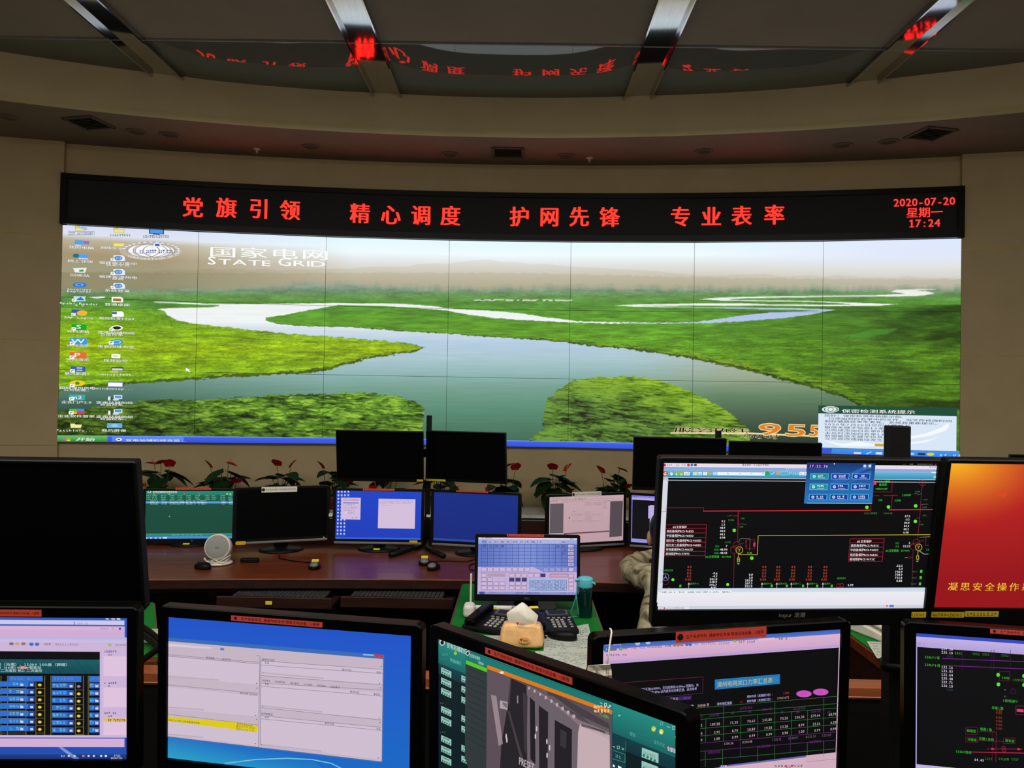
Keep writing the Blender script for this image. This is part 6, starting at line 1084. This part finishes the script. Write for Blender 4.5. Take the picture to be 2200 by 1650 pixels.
# ------------------------------------------------------------------ face mask hung on the near monitor
mk = thing('face_mask', 'folded white surgical mask hanging by its loop on the near monitor corner', 'mask', (.268, 1.335, 1.2))
MKM = M('mask_fabric', (214, 206, 188), .9, var=.06, scale=300, bump=.15)
def mp(x, y, d=1.325): return Vector(atY(x, y, d))-Vector((.268, 1.335, 1.2))
rows = [(1264, 1280, 1311, 1428), (1262, 1280, 1313, 1440), (1260, 1280, 1314, 1452), (1258, 1281, 1314, 1466), (1257, 1282, 1313, 1482), (1258, 1282, 1312, 1496)]
mb = MB(); v = []
for j, (a, b, cc, y) in enumerate(rows):
    for x, d in ((a, 1.338), (b-.5, 1.322+.004*(j % 2)), (b+1, 1.328), ((b+cc)/2, 1.318+.004*(j % 2)), (cc, 1.322+.004*(j % 2))): v.append(mp(x, y+(x-1285)*-.06, d))
mb.add(v, [(j*5+i, j*5+i+1, j*5+i+6, j*5+i+5) for j in range(5) for i in range(4)]); o = mb.build('mask_sheet', MKM, mk); s = o.modifiers.new('solid', 'SOLIDIFY'); s.thickness = .0012
MB().tube([mp(1304, 1428, 1.322), mp(1308, 1400, 1.335), mp(1312, 1372, 1.345), mp(1314, 1358, 1.352), mp(1312.5, 1352, 1.36), mp(1310, 1351, 1.37)], .0016, 6).build('ear_loop', MKM, mk, True)
st = MB()
for k in range(16): st.box(mp(1303+.1*k, 1434+3.4*k, 1.3195), (.0012, .0004, .0016))
for k in range(16): st.box(mp(1307+.1*k, 1434+3.4*k, 1.3195), (.0012, .0004, .0016))
st.build('stitching', M('stitch_grey', (120, 112, 98), .9), mk)

# ------------------------------------------------------------------ seated person and chair
SKIN = M('skin', (198, 150, 116), .5, var=.08, scale=30); HAIR = M('black_hair', (14, 12, 12), .4, var=.4, scale=60, stretch=(8, 8, 1)); JACK = M('beige_jacket', (170, 159, 128), .9, var=.06, scale=40)
_n = JACK.node_tree; _w = _n.nodes.new('ShaderNodeTexWave'); _w.inputs['Scale'].default_value = 5.5; _w.inputs['Distortion'].default_value = 9; _w.inputs['Detail'].default_value = 1.5; _w.inputs['Detail Scale'].default_value = 1.2; _w.bands_direction = 'DIAGONAL'
_b = _n.nodes.new('ShaderNodeBump'); _b.inputs['Strength'].default_value = .75; _b.inputs['Distance'].default_value = .03; _t = _n.nodes.new('ShaderNodeTexCoord')
_n.links.new(_t.outputs['Object'], _w.inputs['Vector']); _n.links.new(_w.outputs['Fac'], _b.inputs['Height']); _n.links.new(_b.outputs[0], _n.nodes['Principled BSDF'].inputs['Normal']); TROU = M('dark_trousers', (34, 34, 40), .9); SHOE = M('black_shoe', (18, 17, 17), .35)
PX, PY = .84, 3.05
pe = thing('person', 'seated person in a beige jacket leaning on the far desk behind the grid diagram monitor', 'person', (PX, PY, 0))
def skin(name, mat, V, E, parent, sub=2, fold=0, root=0):
    me = bpy.data.meshes.new(name); me.from_pydata([(x-PX, y-PY, z) for x, y, z, r in V], E, []); me.materials.append(mat); o = bpy.data.objects.new(name, me); COL.objects.link(o); o.parent = parent
    m = o.modifiers.new('skin', 'SKIN'); m.use_smooth_shade = True; m.branch_smoothing = .6
    for i, q in enumerate(V):
        r = q[3]; me.skin_vertices[0].data[i].radius = r if isinstance(r, tuple) else (r, r)
    me.skin_vertices[0].data[root].use_root = True
    m = o.modifiers.new('sub', 'SUBSURF'); m.levels = sub; m.render_levels = sub
    if fold:
        tx = bpy.data.textures.new('folds', 'CLOUDS'); tx.noise_scale = .11; tx.noise_depth = 1; d = o.modifiers.new('folds', 'DISPLACE'); d.texture = tx; d.strength = fold; d.mid_level = .5; d.texture_coords = 'GLOBAL'
        tx = bpy.data.textures.new('creases', 'MARBLE'); tx.noise_scale = .07; tx.turbulence = 7; tx.marble_type = 'SOFT'; d = o.modifiers.new('creases', 'DISPLACE'); d.texture = tx; d.strength = fold*.55; d.mid_level = .5; d.texture_coords = 'GLOBAL'
    return o
hands = []
BV = [(.84, 3.05, .52, .11), (.84, 3.14, .66, .11), (.84, 3.27, .79, .11), (.835, 3.37, .87, .085), (.825, 3.43, .925, .05), (.81, 3.47, .975, .062), (.80, 3.50, 1.03, .082), (.797, 3.515, 1.085, .07),
      (.70, 3.385, .865, .05), (.655, 3.70, .825, .036), (.80, 3.86, .862, .025), (.98, 3.385, .865, .05), (1.06, 3.66, .825, .036), (.96, 3.88, .81, .025), (.76, 3.09, .5, .075), (.75, 3.50, .51, .055), (.75, 3.47, .1, .035), (.92, 3.09, .5, .075), (.94, 3.50, .51, .055), (.94, 3.47, .1, .035),
      (.835, 3.88, .88, .022), (1.0, 3.94, .795, .022)]
BE = [(0, 1), (1, 2), (2, 3), (3, 4), (4, 5), (5, 6), (6, 7), (3, 8), (8, 9), (9, 10), (3, 11), (11, 12), (12, 13), (0, 14), (14, 15), (15, 16), (0, 17), (17, 18), (18, 19), (10, 20), (13, 21)]
for hi, (c0, dr, sd) in enumerate((((.835, 3.88, .88), Vector((.1, .35, .5)).normalized(), Vector((1, -.2, 0)).normalized()), ((.98, 3.92, .80), Vector((-.25, 1, -.05)).normalized(), Vector((1, .25, 0)).normalized()))):
    base = 20+hi
    for k in range(4):
        b0 = Vector(c0)+sd*(.018*(k-1.5))+dr*.045; L = (.062, .072, .068, .054)[k]; cv = Vector((0, 0, -.012)) if hi else Vector((-.01, .0, -.01)); i = len(BV)
        for q, r in ((b0, .0095), (b0+dr*L*.5+cv*.3, .0085), (b0+dr*L*.9+cv, .007)): BV.append((q.x, q.y, q.z, r))
        BE += [(base, i), (i, i+1), (i+1, i+2)]
    i = len(BV); b0 = Vector(c0)-sd*.03+dr*.008
    for q, r in ((b0, .011), (b0-sd*.016+dr*.03, .0095), (b0-sd*.014+dr*.052, .008)): BV.append((q.x, q.y, q.z, r))
    BE += [(base, i), (i, i+1), (i+1, i+2)]
body = skin('body', SKIN, BV, BE, pe)
JV = [(.80, 3.04, .48, (.24, .14)), (.80, 3.10, .62, (.245, .14)), (.805, 3.22, .75, (.23, .14)), (.835, 3.335, .85, (.15, .105)), (.828, 3.40, .905, (.075, .065)), (.71, 3.385, .86, .075), (.675, 3.56, .825, .07), (.64, 3.70, .832, .06), (.72, 3.79, .848, .05), (.79, 3.85, .86, .04), (.97, 3.385, .86, .075), (1.02, 3.54, .825, .068), (1.06, 3.66, .832, .06), (1.0, 3.78, .825, .048), (.965, 3.865, .815, .04)]
skin('jacket', JACK, JV, [(0, 1), (1, 2), (2, 3), (3, 4), (3, 5), (5, 6), (6, 7), (7, 8), (8, 9), (3, 10), (10, 11), (11, 12), (12, 13), (13, 14)], pe, 3, .02)
TV = [(.84, 3.04, .50, .13), (.755, 3.10, .50, .095), (.75, 3.32, .51, .085), (.75, 3.51, .505, .07), (.75, 3.49, .3, .06), (.75, 3.47, .1, .055), (.93, 3.10, .50, .095), (.94, 3.32, .51, .085), (.94, 3.51, .505, .07), (.94, 3.49, .3, .06), (.94, 3.47, .1, .055)]
skin('trousers', TROU, TV, [(0, 1), (1, 2), (2, 3), (3, 4), (4, 5), (0, 6), (6, 7), (7, 8), (8, 9), (9, 10)], pe)
for x in (.75, .94): mb = MB(); mb.ell((x-PX, 3.52-PY, .04), (.045, .13, .045), 18, 10, q=.8); mb.v = [Vector((p.x, p.y, max(.0, p.z))) for p in mb.v]; mb.build('shoe', SHOE, pe, True)
hm = MB(); hm.ell((.797-PX, 3.492-PY, 1.052), (.094, .108, .098), 26, 18); hm.v = [p if p.z > 1.02 or p.y < 3.49-PY else Vector((p.x, p.y-.05*min(1, (1.02-p.z)/.05), p.z)) for p in hm.v]
hm.v = [p+Vector((0, -.03*max(0, 1.05-p.z)/.1, 0)) for p in hm.v]; hm.build('hair', HAIR, pe, True)
for s in (-1, 1):
    mb = MB(); mb.ell((.80+s*.09-PX, 3.515-PY, 1.008), (.014, .022, .034), 14, 10, R=Matrix.Rotation(s*.35, 3, 'Z')); mb.build('ear', SKIN, pe, True)
    mb = MB(); mb.ell((.80+s*.03-PX, 3.588-PY, 1.035), (.012, .008, .007), 12, 8); mb.build('eye', M('eye_white', (210, 205, 198), .2), pe, True)
mb = MB(); mb.ell((.80-PX, 3.594-PY, 1.01), (.013, .02, .026), 14, 10); mb.build('nose', SKIN, pe, True); mb = MB(); mb.ell((.805-PX, 3.575-PY, .972), (.024, .01, .008), 14, 8); mb.build('mouth', M('lips', (150, 84, 76), .5), pe, True)
ch = thing('office_chair', 'black office chair under the person in the beige jacket', 'chair', (.84, 2.96, 0))
MB().slab(rrect(.46, .40, .08), .31, .365).build('seat', DKM, ch, bevel=.02, seg=3); MB().prism(rrect(.40, .3, .08, cz=.56), -.28, -.25).build('backrest', DKM, ch, bevel=.012); MB().tube([(0, 0, .31), (0, 0, .1)], .025, 12).build('column', SIL, ch, True); MB().box((0, -.23, .38), (.06, .03, .12)).build('back_bracket', DKM, ch)
for k in range(5):
    a = 2*PI*k/5+.3; l = MB().tube([(0, 0, .1), (.28*math.cos(a), .28*math.sin(a), .06)], .018, 8).build('leg', BLK, ch, True); MB().ell((.28*math.cos(a), .28*math.sin(a), .026), (.026, .026, .026), 12, 8).build('castor', BLK, l, True)
